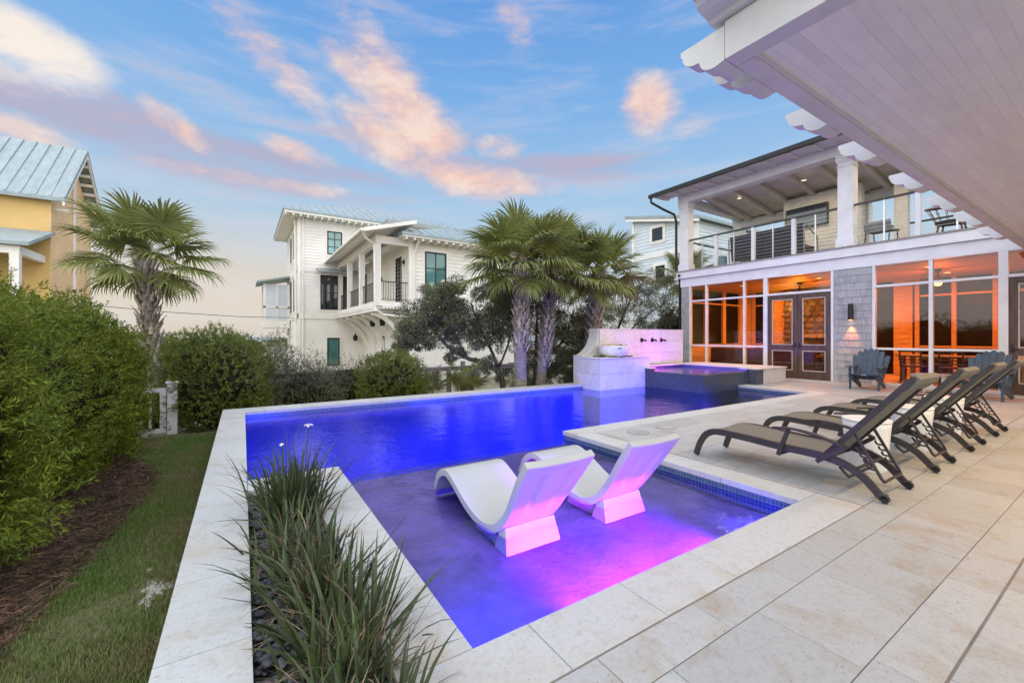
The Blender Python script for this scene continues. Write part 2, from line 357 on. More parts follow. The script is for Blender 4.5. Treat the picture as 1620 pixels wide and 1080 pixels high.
GABLE_LIT = mat('yellow_stucco_glow', (.88, .60, .33), .8, var=.05, scale=.8, bump=.2, bscale=25)  # same yellow stucco, with the pink sky glow put into the colour
GREYWOOD = mat('weathered_wood', (.30, .27, .24), .8, var=.2, scale=8, stretch=(3, 3, .6))
STEEL = mat('steel', (.55, .54, .52), .3, metal=.9, var=.05)
REDP = mat('red_paint', (.30, .04, .035), .6)
SOFAF = mat('brown_upholstery', (.09, .045, .03), .9, var=.15, scale=8)
DKFAB = mat('charcoal_weave', (.055, .055, .060), .85, var=.25, scale=60)
STONE = mat('fireplace_stone', (.13, .10, .08), .8, var=.25, scale=5, bump=.5, obj_random=.2)
GLOW_BOARD = mat('board_with_lamp_glow', (.54, .34, .13), .6, var=.10, scale=3, stretch=(6, 1, 6))  # cream boards with the orange lamp glow put into their colour
FLOORI = mat('porch_floor', (.50, .36, .24), .6, var=.1)
# ================================================================== GROUND
def ground_z(x, y):
    t = min(1, max(0, (y-9.2)/4)); return -.45 - .45*t*t*(3-2*t) + .02*math.sin(x*1.9)*math.sin(y*1.3)
def in_hole(x, y): return -.2 < x < 13.6 and -6 < y < 8.6
SAND = mat('sandy_ground', (.30, .26, .19), .9, var=.2, scale=.5, col2=(.12, .13, .055))
gv = []; gf = []
xs = [-400, -200, -90, -50, -30, -18, -10, -6, -.15, 4, 9, 13.6, 20, 30, 50, 90, 200, 400]; ys = [-60, -30, -15, -6, 0, 3, 6, 8.68, 9.7, 10.7, 11.7, 13.2, 16, 22, 30, 45, 80, 130, 190, 240]
for y in ys:
    for x in xs: gv.append((x, y, ground_z(x, y)-.01))
for j in range(len(ys)-1):
    for i in range(len(xs)-1):
        if xs[i] >= -.2 and xs[i+1] <= 13.7 and ys[j] >= -6.1 and ys[j+1] <= 8.7: continue
        a = j*len(xs)+i; gf.append((a, a+1, a+1+len(xs), a+len(xs)))
MB().add(gv, gf).build('ground', SAND, smooth=True, kind='structure')
SEA = mat('sea_water', (.16, .22, .25), .25, var=.05, scale=.02)
MB().add([(-4000, 236, -1.6), (4000, 236, -1.6), (4000, 5000, -1.6), (-4000, 5000, -1.6)], [(0, 1, 2, 3)]).build('sea', SEA, kind='structure')
# lawn strip with dry patches and a spill of white sand
LAWN = mat('lawn_soil', (.085, .095, .030), .95, var=.2, scale=1.5, col2=(.14, .10, .06), bump=.5, bscale=60)
def edge_x(y):   # boundary between mulch and lawn
    pts = [(1.0, -1.35), (3.4, -1.14), (4.5, -1.05), (6.1, -.95), (6.7, -.98), (7.2, -1.14), (7.8, -1.5), (9.5, -1.9)]
    for (a, xa), (b, xb) in zip(pts, pts[1:]):
        if a <= y <= b: return xa + (xb-xa)*(y-a)/(b-a)
    return pts[0][1] if y < 1 else pts[-1][1]
lv = []; lf = []; ny, nx = 70, 12
for j in range(ny+1):
    y = .2 + j*(9.2-.2)/ny; e = edge_x(y)
    for i in range(nx+1):
        x = e + (-.15-e)*i/nx; lv.append((x, y, ground_z(x, y)+.012*math.sin(x*7+y*3)*math.sin(y*5)+.014))
for j in range(ny):
    for i in range(nx): a = j*(nx+1)+i; lf.append((a, a+1, a+nx+2, a+nx+1))
MB().add(lv, lf).build('lawn', LAWN, smooth=True, kind='structure')
MULCH = mat('bark_mulch', (.085, .050, .034), .95, var=.3, scale=9, col2=(.030, .018, .013), bump=.8, bscale=45, island=0)
mv = []; mf = []
for j in range(ny+1):
    y = .2 + j*(10.0-.2)/ny; e = edge_x(y)+.04
    for i in range(nx+1):
        x = -3.4 + (e+3.4)*i/nx; mv.append((x, y, ground_z(x, y)+.02+.012*math.sin(x*9)*math.cos(y*11)))
for j in range(ny):
    for i in range(nx): a = j*(nx+1)+i; mf.append((a, a+1, a+nx+2, a+nx+1))
MB().add(mv, mf).build('mulch_bed', MULCH, smooth=True, kind='structure')
# pine straw and bark pieces
n = 16000; Y = RNG.uniform(1.5, 9.3, n); X = np.array([edge_x(y) for y in Y]) + .10 - np.abs(RNG.normal(0, .45, n)); Z = np.array([ground_z(x, y) for x, y in zip(X, Y)])+.035+RNG.uniform(0, .02, n)
D = np.stack([RNG.normal(size=n), RNG.normal(size=n), RNG.normal(0, .2, n)], 1)
STRAW = mat('pine_straw', (.13, .075, .045), .9, var=.3, scale=5, island=.5)
V, F = leaves(np.stack([X, Y, Z], 1), D, RNG.uniform(.05, .12, n), RNG.uniform(.004, .011, n), .2, .1)
np_obj('straw_mulch', V, F, STRAW, kind='stuff')
# lawn grass
GRASS = mat('grass_blade', (.11, .19, .032), .7, var=.2, scale=1.6, col2=(.22, .19, .085), island=.3, trans=.25)
n = 125000; Y = 1.5 + (9.0-1.5)*RNG.uniform(0, 1, n)**1.25; e = np.array([edge_x(y) for y in Y]); X = e + (-.27-e)*RNG.uniform(0, 1, n) + RNG.normal(0, .03, n)
pn = np.sin(X*4.1+Y*1.7)+np.sin(Y*3.3-X*5.2)+np.sin(X*9+1)*np.sin(Y*7.3)*.8 + .5*np.sin(X*21)*np.sin(Y*19)
dry = np.clip(1.5-np.abs(Y-3.9)/.8, 0, 1)*.9 + np.clip((X+.5)*2.2, 0, 1)*.35
sandp = np.exp(-(((X+.49)/.07)**2+((Y-3.6)/.13)**2)) + np.exp(-(((X+.56)/.04)**2+((Y-3.92)/.05)**2))
keep = (RNG.uniform(0, 1, n) < np.clip(1.1 - .62*dry*(1+.8*np.tanh(pn*1.5)) , .12, 1)) & (sandp < .35+.75*RNG.uniform(0, 1, n))
X, Y = X[keep], Y[keep]; n = len(X)
Z = np.array([ground_z(x, y) for x, y in zip(X, Y)])+.008
V, F = blades(np.stack([X, Y, Z], 1), RNG.uniform(0, 2*PI, n), RNG.uniform(.02, .05, n), RNG.uniform(.003, .0055, n), RNG.uniform(.05, .7, n), RNG.uniform(.2, 1.1, n), K=2)
np_obj('grass', V, F, GRASS, kind='stuff')
# sand spill: a low uneven mound of pale sand
WSAND = mat('white_sand', (.52, .50, .46), .95, var=.15, scale=26, col2=(.17, .14, .10), bump=.4, bscale=90)
sv = []; sf = []; 
for cx_, cy_, rx_, ry_ in ((-.49, 3.60, .07, .15), (-.56, 3.92, .035, .05)):
    b0 = len(sv); sv.append((cx_, cy_, ground_z(cx_, cy_)+.024)); K = 36
    for ring in (.5, 1):
        for k in range(K):
            a = 2*PI*k/K; rr = ring*(1+.35*math.sin(3*a+1)+.25*math.sin(7*a)+.18*math.sin(11*a+2)); x = cx_+rx_*rr*math.cos(a); y = cy_+ry_*rr*math.sin(a); sv.append((x, y, ground_z(x, y)+(.022 if ring < 1 else .010)))
    for k in range(K):
        sf.append((b0, b0+1+k, b0+1+(k+1) % K)); sf.append((b0+1+k, b0+1+K+k, b0+1+K+(k+1) % K, b0+1+(k+1) % K))
MB().add(sv, sf).build('sand_spill', WSAND, smooth=True, kind='stuff')

# ================================================================== POOL
WZ = -.10
pb = MB()
def wall_q(x0, y0, x1, y1, z0, z1, mb): mb.add([(x0, y0, z0), (x1, y1, z0), (x1, y1, z1), (x0, y0, z1)], [(0, 1, 2, 3)])
ring = [(0.02, 4.3), (.76, 4.3), (.76, 1.48), (3.6, 1.48), (3.6, 4.3), (10.8, 4.3), (10.8, 5.96), (10.8, 8.28), (0.02, 8.28)]
tb = MB()
for (x0, y0), (x1, y1) in zip(ring, ring[1:]+ring[:1]):
    wall_q(x0, y0, x1, y1, -1.4, -.03, pb)
    dx, dy = x1-x0, y1-y0; L = math.hypot(dx, dy); nx_, ny_ = -dy/L*.004, dx/L*.004
    # ring runs counter-clockwise round the water here, inside lies on the left
    s = 1
    wall_q(x0+nx_*s, y0+ny_*s, x1+nx_*s, y1+ny_*s, -.19, -.025, tb)
pb.add([(-.0, 4.2, -1.4), (10.9, 4.2, -1.4), (10.9, 8.4, -1.4), (-.0, 8.4, -1.4)], [(0, 1, 2, 3)])
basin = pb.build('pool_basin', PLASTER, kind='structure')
tb.build('waterline_tile_band', TILEB, basin)
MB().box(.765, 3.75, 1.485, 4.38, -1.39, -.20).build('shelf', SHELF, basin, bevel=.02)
for i in range(3): MB().box(9.7+.35*i, 10.795, 4.31, 5.9, -1.39+.0, -.75+.22*i).build('step', TILED if i == 2 else PLASTER, basin)
def water(name, pts, z, parent=None, kind=None):
    off = wloc(parent) if parent else Vector((0, 0, 0)); me = bpy.data.meshes.new(name); me.from_pydata([tuple(Vector((x, y, z))-off) for x, y in pts], [], [tuple(range(len(pts)))]); me.update()
    if me.polygons[0].normal.z < 0: me.flip_normals()
    me.materials.append(WATER); return tag(mesh_obj(name, me, parent), kind=kind)
water('pool_water', ring, WZ, kind='structure')
# underwater lights: niche fixtures on the pool walls
BLUE = (.012, .022, 1.0)
LENS = {}
def pool_light(x, y, z, d, e, col, label, size=.22, sun_=None, spread=100, tilt=-.42):
    t = thing('pool_light', label, 'pool light', (x, y, z), 'underwater pool lights')
    dv = Vector(d)
    def disc(name, r0, r1, a, b, m):
        mb = MB(); mb.lathe([(r0, 0), (r1, 0), (r1, b-a), (r0, b-a)], (0, 0, a), 20, cap=True); me = mb.mesh(name); me.materials.append(m)
        o = mesh_obj(name, me, t); o.rotation_euler = dv.to_track_quat('Z', 'Y').to_euler(); return o
    key = tuple(col)
    if key not in LENS: LENS[key] = emit('lamp_lens', col, 2.)
    disc('trim_ring', size*.36, size*.45, 0, .02, STEEL); disc('lens', .001, size*.36, 0, .012, LENS[key])
    lamp('pool_lamp', 'AREA', tuple(Vector((x, y, z))+dv*.03), e, col, t, shape='DISK', size=size, aim=(d[0], d[1], d[2]+tilt), spread=R(spread))
for i, x in enumerate((4.7, 6.7, 8.7)):
    pool_light(x, 4.306, -.62, (0, 1, 0), 205, BLUE, ('nearest', 'middle', 'farthest')[i]+' blue light in the pool wall under the deck edge', .3)
pool_light(.026, 6.3, -.62, (1, 0, 0), 160, BLUE, 'blue light in the short left pool wall', .3)
pool_light(.42, 4.306, -.6, (0, 1, 0), 110, BLUE, 'blue light added in the pool wall under the planter to brighten the left end', .3)  # added lamp, brightens the dark left end of the pool
pool_light(10.79, 5.1, -.5, (-1, 0, 0), 190, BLUE, 'blue light in the pool wall by the spa steps', .2)
def stretched_light(x0, x1, y, z, e, col, label, spread, wide=0):  # hidden round shelf lamps, stretched into bars to spread their light
    t = thing('stretched_pool_light', label, 'pool light', ((x0+x1)/2, y, z), 'shelf lamps stretched to spread their light')
    MB().box(x0, x1, y, y+.012, z-.03, z+.03).build('housing', STEEL, t, bevel=.004)
    key = tuple(col)
    if key not in LENS: LENS[key] = emit('lamp_lens', col, 2.)
    MB().box(x0+.02, x1-.02, y+.0125, y+.018, z-.02, z+.02).build('lens', LENS[key], t)
    lamp('stretched_lamp', 'AREA', ((x0+x1)/2, y+.022, z), e, col, t, shape='RECTANGLE', size=x1-x0-.06, size_y=.03, aim=(0, 1, -.02), spread=R(spread))
    if wide: lamp('stretched_lamp', 'AREA', ((x0+x1)/2, y+.024, z), wide, col, t, shape='RECTANGLE', size=x1-x0-.06, size_y=.03, aim=(0, 1, .05), spread=R(150))  # second, wider beam added to light the lounger backs
stretched_light(.85, 1.35, 1.487, -.135, 10, BLUE, 'blue shelf lamp nearest the planter, stretched to spread its light', 100)
stretched_light(1.4, 2.85, 1.487, -.135, 46, (.36, .03, 1.0), 'violet shelf lamp behind the loungers, stretched to spread its light', 50, 15)
stretched_light(3.05, 3.55, 1.487, -.135, 4, BLUE, 'blue shelf lamp nearest the chaises, stretched to spread its light', 100)

# ================================================================== DECK
deck = MB().box(3.62, 13.44, 1.22, 4.28, -.5, -.006).box(-.27, 13.44, -6, 1.22, -.5, -.006).box(10.82, 13.44, 4.28, 9.3, -.5, -.006).box(3.62-.02, 3.62, 1.22, 4.28, -.4, -.03)\
    .box(.74, 3.6, 1.22, 1.46, -.5, -.03)
pool_deck = deck.build('pool_deck', GROUT, kind='structure')
TM = {}
def tile_mesh(w, h, m, th=.022, name='tile'):
    k = (round(w, 3), round(h, 3), m.name, th)
    if k not in TM:
        c = .0018; a, b = w/2-.0019, h/2-.0019
        vs = [(sx*a, sy*b, z) for z in (-th, -c) for sx, sy in ((-1,-1),(1,-1),(1,1),(-1,1))] + [(sx*(a-c), sy*(b-c), 0) for sx, sy in ((-1,-1),(1,-1),(1,1),(-1,1))]
        fs = [(3,2,1,0), (8,9,10,11)] + [(i, (i+1) % 4, 4+(i+1) % 4, 4+i) for i in range(4)] + [(4+i, 4+(i+1) % 4, 8+(i+1) % 4, 8+i) for i in range(4)]
        me = bpy.data.meshes.new(name); me.from_pydata(vs, [], fs); me.update(); me.materials.append(m); TM[k] = me
    return TM[k]
tiles = []
def row(x0, x1, y0, y1, seed, first=None):
    rr = random.Random(seed); x = x0; h = y1-y0; opts = (.41, .61) if h > .3 else (.41, .61, .41); i = 0
    while x < x1-.02:
        w = rr.choice(opts) if not (i == 0 and first) else first; i += 1
        if x+w > x1-.15: w = x1-x
        tiles.append((x, y0, w, h)); x += w
y = 1.2; k = 0
while y > -2.2:
    h = (.2, .39, .19)[0] if k == 0 else (.39, .19)[(k-1) % 2]
    row(-.27 if y < .2 else .50, 13.4, y-h+(.006 if k == 2 else 0), y-(.006 if k == 0 else 0), 100+k, (.25, .45, .33)[k % 3]); y -= h; k += 1
y = 1.2
for k in range(9):
    h = (.40, .205)[k % 2]; row(3.90, 13.4, y, y+h, 300+k, (.3, .5, .41)[k % 3]); y += h
y = 4.02
row(11.10, 13.4, 4.02, 4.3, 401)
for k in range(6):
    h = (.40, .205)[k % 2]; row(11.10, 13.4, 4.3+k*.3025-(0 if k % 2 == 0 else -.0975), 4.3+k*.3025-(0 if k % 2 == 0 else -.0975)+h, 500+k)
for k in range(4): row(12.98, 13.4, 6.12+k*.6, 6.72+k*.6, 600+k)
tiles = [t for t in tiles if not (t[0] < .5 and t[1] > .19)]
fx, fy = math.sin(R(32.76)), math.cos(R(32.76))
def vis(t):
    cx_, cy_ = t[0]+t[2]/2, t[1]+t[3]/2; d = cx_*fx+cy_*fy; l = cx_*fy-cy_*fx
    return d > .6 and abs(l) < 1.30*d+.3 and (d > 1.25)
tiles = [t for t in tiles if vis(t) or (t[1] > -1.3 and t[0] < 9)]
tiles.sort(key=lambda t: (not vis(t), math.hypot(t[0]+t[2]/2, t[1]+t[3]/2)))
rest = MB(); tr_ = random.Random(5)
for i, (x, y, w, h) in enumerate(tiles):
    dz = tr_.uniform(-.0012, .0012)
    if i < 240: mesh_obj('tile', tile_mesh(w, h, TRAV), pool_deck, (x+w/2, y+h/2, dz))
    else: rest.box(x+.003, x+w-.003, y+.003, y+h-.003, -.022, dz)
rest.build('paving_tiles', TRAV, pool_deck, kind='stuff')
def coping(x0, x1, y0, y1, along, L=.62, th=.05):
    n_ = max(1, round((x1-x0 if along == 'x' else y1-y0)/L))
    for i in range(n_):
        if along == 'x': w = (x1-x0)/n_; h = y1-y0; c = (x0+w*(i+.5), y0+h/2)
        else: h = (y1-y0)/n_; w = x1-x0; c = (x0+w/2, y0+h*(i+.5))
        mesh_obj('coping_stone', tile_mesh(w-.0005, h-.0005, TRAVC, th, 'coping_stone'), pool_deck, (c[0], c[1], .001+tr_.uniform(-.0008, .0008)))
coping(.48, 3.87, 1.2, 1.50, 'x', .56)                 # near side of the shelf
coping(3.58, 3.87, 1.50, 4.02, 'y', .62)              # right side of the shelf
coping(3.58, 10.78, 4.02, 4.32, 'x', .62)              # deck side of the pool
coping(10.78, 11.08, 4.02, 5.94, 'y', .62)
coping(-.29, .035, .2, 8.27, 'y', .61)                  # left side
coping(-.29, 7.56, 8.27, 8.74, 'x', .62)               # far side
coping(.47, .78, .2, 1.2, 'y', .5); coping(.47, .78, 1.5, 4.02, 'y', .61); coping(.035, .78, 4.02, 4.32, 'x', .62)
MB().box(-.27, .018, .2, 8.7, -1.5, -.05).box(.018, 7.6, 8.285, 8.72, -1.5, -.05).box(7.6, 13.4, 8.76, 8.8, -1.5, -.01).box(.49, .755, .2, 4.28, -.6, -.05).box(.018, .49, 4.05, 4.295, -.6, -.05).build('pool_wall', GROUT, kind='structure')
# skimmer lids
for i, x in enumerate((4.36, 4.92)):
    t = thing('skimmer_lid', ('round pool skimmer lid in the deck nearer the loungers', 'round pool skimmer lid in the deck nearer the spa')[i], 'skimmer lid', (x, 3.72, .002), 'skimmer lids in the deck')
    MB().lathe([(.13, 0), (.14, 0), (.14, .004), (.13, .004), (.13, 0)], (x, 3.72, .002), 28, cap=False).build('rim', GREYWOOD, t)
    MB().lathe([(.001, 0), (.128, 0), (.128, .0035), (.001, .0035)], (x, 3.72, .002), 28).build('cover', TRAV, t)
    for s in (-1, 1): MB().lathe([(.001, 0), (.012, 0), (.012, .002), (.001, .002)], (x+s*.07, 3.72, .0055), 8).build('screw', STEEL, t)

# ================================================================== SPA
spa = thing('raised_spa', 'raised square spa clad in dark tile with violet water', 'spa', (10.4, 6.9, -.1))
MB().box(9.25, 9.47, 5.95, 7.66, -1.39, .33).box(9.47, 11.65, 5.95, 6.17, -1.39, .33).build('spillover_wall', TILED, spa)
MB().box(9.47, 11.65, 8.22, 8.395, -1.0, .39).box(9.25, 9.47, 7.66, 8.395, -1.0, .39).box(11.65, 11.8, 6.17, 8.395, -1.0, .39).build('back_wall', TILEB, spa)
MB().box(9.47, 11.65, 6.17, 8.22, -.45, -.30).build('floor', mat('spa_plaster', (.40, .34, .44), .7), spa)
MB().box(9.25, 9.5, 7.52, 7.655, .331, .392).build('side_wing', TILED, spa)
MB().box(9.23, 9.52, 7.50, 7.655, .393, .42).build('wing_cap', LIME, spa)
MB().box(9.45, 11.62, 8.12, 8.398, .392, .42).build('back_cap', LIME, spa, bevel=.004)
MB().box(11.62, 12.93, 5.72, 8.398, .392, .42).build('side_cap', LIME, spa, bevel=.004)
MB().box(11.3, 11.66, 5.75, 5.948, -.3, .39).build('tile_pier', TILED, spa)
MB().box(11.3, 11.62, 5.72, 6.2, .392, .4195).build('pier_cap', LIME, spa)
pr = MB().box(11.81, 12.89, 5.80, 8.39, -.1, .39); pr.build('pier_core', LIME, spa)
for i in range(2): MB().box(11.665+i*.62, 11.665+i*.62+.612, 5.755, 5.797, -.0, .388).build('panel', LIME, spa)
water('water', [(9.47, 6.17), (11.65, 6.17), (11.65, 8.22), (9.47, 8.22)], .331, spa)
def spa_light(x, y, z, d, e, col, label): pool_light(x, y, z, d, e, col, label, .16, spread=150, tilt=0)
spa_light(11.645, 7.2, .05, (-1, 0, 0), 30, (1, .03, .25), 'crimson light in the right wall of the spa')
spa_light(10.4, 6.175, .05, (0, 1, 0), 32, (.50, .08, 1.0), 'violet light in the front wall of the spa')
spa_light(9.475, 7.3, .05, (1, 0, 0), 40, (.25, .08, 1.0), 'violet blue light in the left wall of the spa')

# ================================================================== FOUNTAIN WALL AND FIRE BOWL
fw_ = thing('fountain_wall', 'pale stone fountain wall with curved end behind the spa', 'wall', (10, 8.6, -.4))
prof = [(7.62, .70)]
for k in range(13):
    a = (PI/2)*k/12; prof.append((7.62+.02+.64*(1-math.cos(a))**1.0*1.0, .72+.73*math.sin(a)**1.15)) if False else prof.append((7.64+.62*math.sin(a)**1.1, 1.46-.74*math.cos(a)**1.0)) 
prof2 = [(7.64, -.9), (12.0, -.9), (12.0, 1.46), (8.26, 1.46)] + [p for p in reversed(prof[1:-1])]
MB().prism(prof2, 1, 8.43, 8.755).build('core', LIME, fw_)
cp = [(x, 1.473) for x in (12.03,)] ; path = [(p[0], 8.59, p[1]+.012) for p in prof[1:]] + [(8.5, 8.59, 1.474), (12.03, 8.59, 1.474)]
MB().sweep(path, .37, .026, (0, 1, 0)).build('cap', LIME, fw_)
zz = [.43, .78, 1.12, 1.458]
for r_ in range(3):
    xs_ = [8.29, 8.75, 9.36, 9.97, 10.58, 11.19, 11.99] if r_ % 2 else [8.29, 9.05, 9.66, 10.27, 10.88, 11.49, 11.99]
    for a, b in zip(xs_, xs_[1:]): MB().box(a+.003, b-.003, 8.402, 8.43, zz[r_]+.003, zz[r_+1]-.003).build('panel', LIME, fw_)
ped = thing('fire_bowl_pedestal', 'square pale stone pedestal standing in the pool under the fire bowl', 'pedestal', (8.5, 8.05, -.1))
MB().box(7.58, 9.44, 7.68, 8.428, -1.2, .69).build('core', GROUT, ped)
for r_, (z0, z1) in enumerate(((-.28, .30), (.30, .692))):
    xs_ = [7.55, 8.2, 8.82, 9.45] if r_ else [7.55, 7.9, 8.52, 9.14, 9.45]
    for a, b in zip(xs_, xs_[1:]): MB().box(a+.0025, b-.0025, 7.65, 7.682, z0+.0025, z1-.0025).build('panel', LIME, ped)
    ys_ = [7.683, 8.05, 8.5] if r_ else [7.683, 8.25, 8.5]
    for a, b in zip(ys_, ys_[1:]): MB().box(7.551, 7.582, a+.0025, b-.0025, z0+.0025, z1-.0025).build('panel', LIME, ped)
MB().box(7.53, 9.46, 7.63, 8.40, .693, .72).build('cap', LIME, ped, bevel=.003)
MB().box(7.56, 9.45, 7.662, 7.68, -.24, -.06).build('tile_band', TILED, ped)
bx_, by_ = 8.42, 8.0
fb = thing('fire_bowl', 'round white concrete fire bowl filled with tan stones', 'fire bowl', (bx_, by_, .72))
MB().lathe([(.001, 0), (.24, 0), (.33, .05), (.385, .13), (.405, .22), (.41, .30), (.38, .305), (.36, .26), (.001, .25)], (bx_, by_, .72), 40).build('bowl', CONC, fb, smooth=True)
MB().bar((bx_-.225, by_-.338, .955), (bx_-.12, by_-.386, .955), .02, .022).build('name_slot', BLACK, fb)
TANS = mat('tan_fire_stone', (.50, .38, .24), .8, var=.2, scale=12, obj_random=.25)
LAVA = mat('black_lava_stone', (.02, .02, .02), .9, var=.2, scale=20)
def rock_mesh(name, seed, m, sub=1):
    bm = bmesh.new(); bmesh.ops.create_icosphere(bm, subdivisions=sub, radius=1); rr = random.Random(seed)
    for v in bm.verts: v.co *= rr.uniform(.8, 1.15)
    me = bpy.data.meshes.new(name); bm.to_mesh(me); bm.free(); me.polygons.foreach_set('use_smooth', [True]*len(me.polygons)); me.materials.append(m); return me
rk = [rock_mesh('fire_stone', s, TANS) for s in range(3)]
for i in range(46):
    a = random.uniform(0, 2*PI); r_ = .34*math.sqrt(random.random()); o = mesh_obj('fire_stone', rk[i % 3], fb, (r_*math.cos(a), r_*math.sin(a), .29+random.uniform(0, .02)+.025*(1-r_/.34)))
    s = random.uniform(.032, .055); o.scale = (s, s*random.uniform(.7, 1.1), s*.6); o.rotation_euler = (random.random(), random.random(), random.uniform(0, 6))
lv = rock_mesh('lava_stone', 9, LAVA, 1); ob = MB()
for i in range(150):
    a = random.uniform(0, 2*PI); r_ = random.uniform(.24, .52); c = (bx_+r_*1.25*math.cos(a), min(by_+r_*.8*math.sin(a), 8.37)); s = random.uniform(.012, .024)
    b0 = [(c[0]+v.co.x*s, c[1]+v.co.y*s, .728+v.co.z*s*.7) for v in lv.vertices]; ob.add(b0, [tuple(p.vertices) for p in lv.polygons])
ob.build('lava_gravel', LAVA, kind='stuff')
for i, x in enumerate((10.0, 10.47, 10.9)):
    t = thing('water_spout', ('leftmost', 'middle', 'rightmost')[i]+' dark bronze water spout on the pale fountain wall', 'water spout', (x, 8.4, 1.16), 'water spouts on the fountain wall')
    mb = MB(); mb.lathe([(.001, 0), (.062, 0), (.068, .012), (.05, .022), (.001, .024)], (0, 0, 0), 20); me = mb.mesh('rosette', smooth=False); me.materials.append(BLACK); o = mesh_obj('rosette', me, t); o.rotation_euler = (R(90), 0, 0)
    MB().tube([(x, 8.4, 1.16), (x, 8.33, 1.165), (x, 8.27, 1.155), (x, 8.235, 1.135)], [.022, .022, .026, .03], 10).build('nozzle', BLACK, t, smooth=True)
# ================================================================== POOL HOUSE (screened porch below, balcony above)
HX = 13.45
house = thing('pool_house', 'grey shingled house with lit orange screened porch and white balcony', 'house', (HX, 4, 0))
def hb(name, m, *b, bevel=0, parent=None, label=None): return box(name, m, parent or house, *b, bevel=bevel, label=label)
hb('floor', FLOORI, HX-.02, 18, -4, 9.45, -.4, .05)
hb('sill', TRAVC, HX-.10, HX-.021, -4, 9.5, -.02, .045, bevel=.004)
hb('header', W_TRIM, HX, HX+.25, -4, 9.53, 3.05, 3.36, bevel=.005)
hb('fascia', W_TRIM, HX-.07, HX+.25, -4, 9.66, 3.363, 3.60, bevel=.005)
hb('balcony_floor', GREYWOOD, HX-.10, 17.9, -4, 9.69, 3.602, 3.64)
hb('ceiling', GLOW_BOARD, HX+.25, 17.9, -4, 9.5, 3.03, 3.3)
hb('spotlight', BLACK, HX-.12, HX-.072, 9.48, 9.56, 3.44, 3.52)
# white posts and rails of the screens
def post(y0, y1, z0=.05, z1=3.05, w=.12): hb('post', W_TRIM, HX, HX+w, y0, y1, z0, z1-.002, bevel=.004)
for y0, y1 in ((9.12, 9.18), (8.50, 8.56), (7.20, 7.26), (6.52, 6.64), (4.82, 4.88), (3.93, 3.99), (2.88, 2.95), (1.74, 1.88)): post(y0, y1)
bays = [(8.56, 9.12), (7.26, 8.50), (6.64, 7.20)]; bays2 = [(2.95, 3.93), (1.88, 2.88)]
for a, b in bays+bays2:
    for z in (2.50, .93): hb('rail', W_TRIM, HX+.012, HX+.09, a+.001, b-.001, z, z+.055)
    hb('rail', W_TRIM, HX+.012, HX+.09, a+.001, b-.001, .052, .11)
    for z0, z1 in ((.11, .93), (.985, 2.50), (2.555, 3.048)): hb('screen_pane', GLASS, HX+.045, HX+.049, a+.001, b-.001, z0+.001, z1-.001)
for a, b in ((4.88, 6.52), (-.2, 1.74)):
    hb('rail', W_TRIM, HX+.005, HX+.1, a+.001, b-.001, 2.50, 2.56)
    hb('screen_pane', GLASS, HX+.045, HX+.049, a+.001, b-.001, 2.561, 3.047)
def door(y0, y1, hinge):
    d = MB(); x0, x1 = HX+.02, HX+.075; s = .125
    d.box(x0, x1, y0, y0+s, .055, 2.495).box(x0, x1, y1-s, y1, .055, 2.495).box(x0, x1, y0+s, y1-s, .055, .28).box(x0, x1, y0+s, y1-s, .86, 1.02).box(x0, x1, y0+s, y1-s, 2.36, 2.495)
    o = d.build('door', WOOD, house, bevel=.004)
    for z0, z1 in ((.28, .86), (1.02, 2.36)):
        f = MB(); w = .022; f.box(x0-.006, x0+.02, y0+s, y0+s+w, z0, z1).box(x0-.006, x0+.02, y1-s-w, y1-s, z0, z1).box(x0-.006, x0+.02, y0+s+w, y1-s-w, z0, z0+w).box(x0-.006, x0+.02, y0+s+w, y1-s-w, z1-w, z1)
        f.build('glazing_bead', mat('bead', (.45, .40, .34)) if 'bead' not in bpy.data.materials else bpy.data.materials['bead'], o)
        box('pane', GLASS, o, x0+.025, x0+.031, y0+s+.001, y1-s-.001, z0+.001, z1-.001)
    hy = y0+.05 if hinge > 0 else y1-.05
    MB().tube([(x0, hy, 1.0), (x0-.05, hy, 1.0), (x0-.055, hy+.09*hinge, 1.0)], .011, 8).box(x0-.012, x0, hy-.02, hy+.02, .93, 1.10).build('handle', BLACK, o)
door(4.885, 5.70, -1); door(5.704, 6.518, 1)
door(.90, 1.735, -1); door(.06, .897, 1)
# shingles: every visible shingle is a piece of its own
sw = hb('shingle_wall', SHINGLE, HX+.03, HX+.14, 3.99, 4.82, .05, 3.048)
se = hb('shingle_wall', SHINGLE, HX+.03, HX+.14, 9.18, 9.5, .05, 3.048)
SM = {}
def shingle(parent, y0, y1, z0, z1):
    w = round(y1-y0, 2); k = (w,)
    if k not in SM:
        h = z1-z0+.02; mb = MB().prism([(0, 0), (-.016, 0), (-.004, h), (0, h)], 1, -w/2, w/2); SM[k] = mb.mesh('shingle'); SM[k].materials.append(SHINGLE)
    o = mesh_obj('shingle', SM[k], parent); o.location = Vector((HX+.03, (y0+y1)/2, z0)) - wloc(parent); o.location.x -= random.uniform(0, .003); o.location.z += random.uniform(-.006, .006)
nrow = 16; rh = 3.0/nrow; rs = random.Random(3)
for r_ in range(nrow):
    for (a, b, p) in ((3.992, 4.818, sw), (9.182, 9.50, se)):
        y = a
        while y < b-.03:
            w = rs.choice((.09, .12, .14, .16)); 
            if y+w > b-.05: w = b-y
            shingle(p, y+.002, y+w-.002, .052+r_*rh, .052+(r_+1)*rh - (.02 if r_ == nrow-1 else 0)); y += w
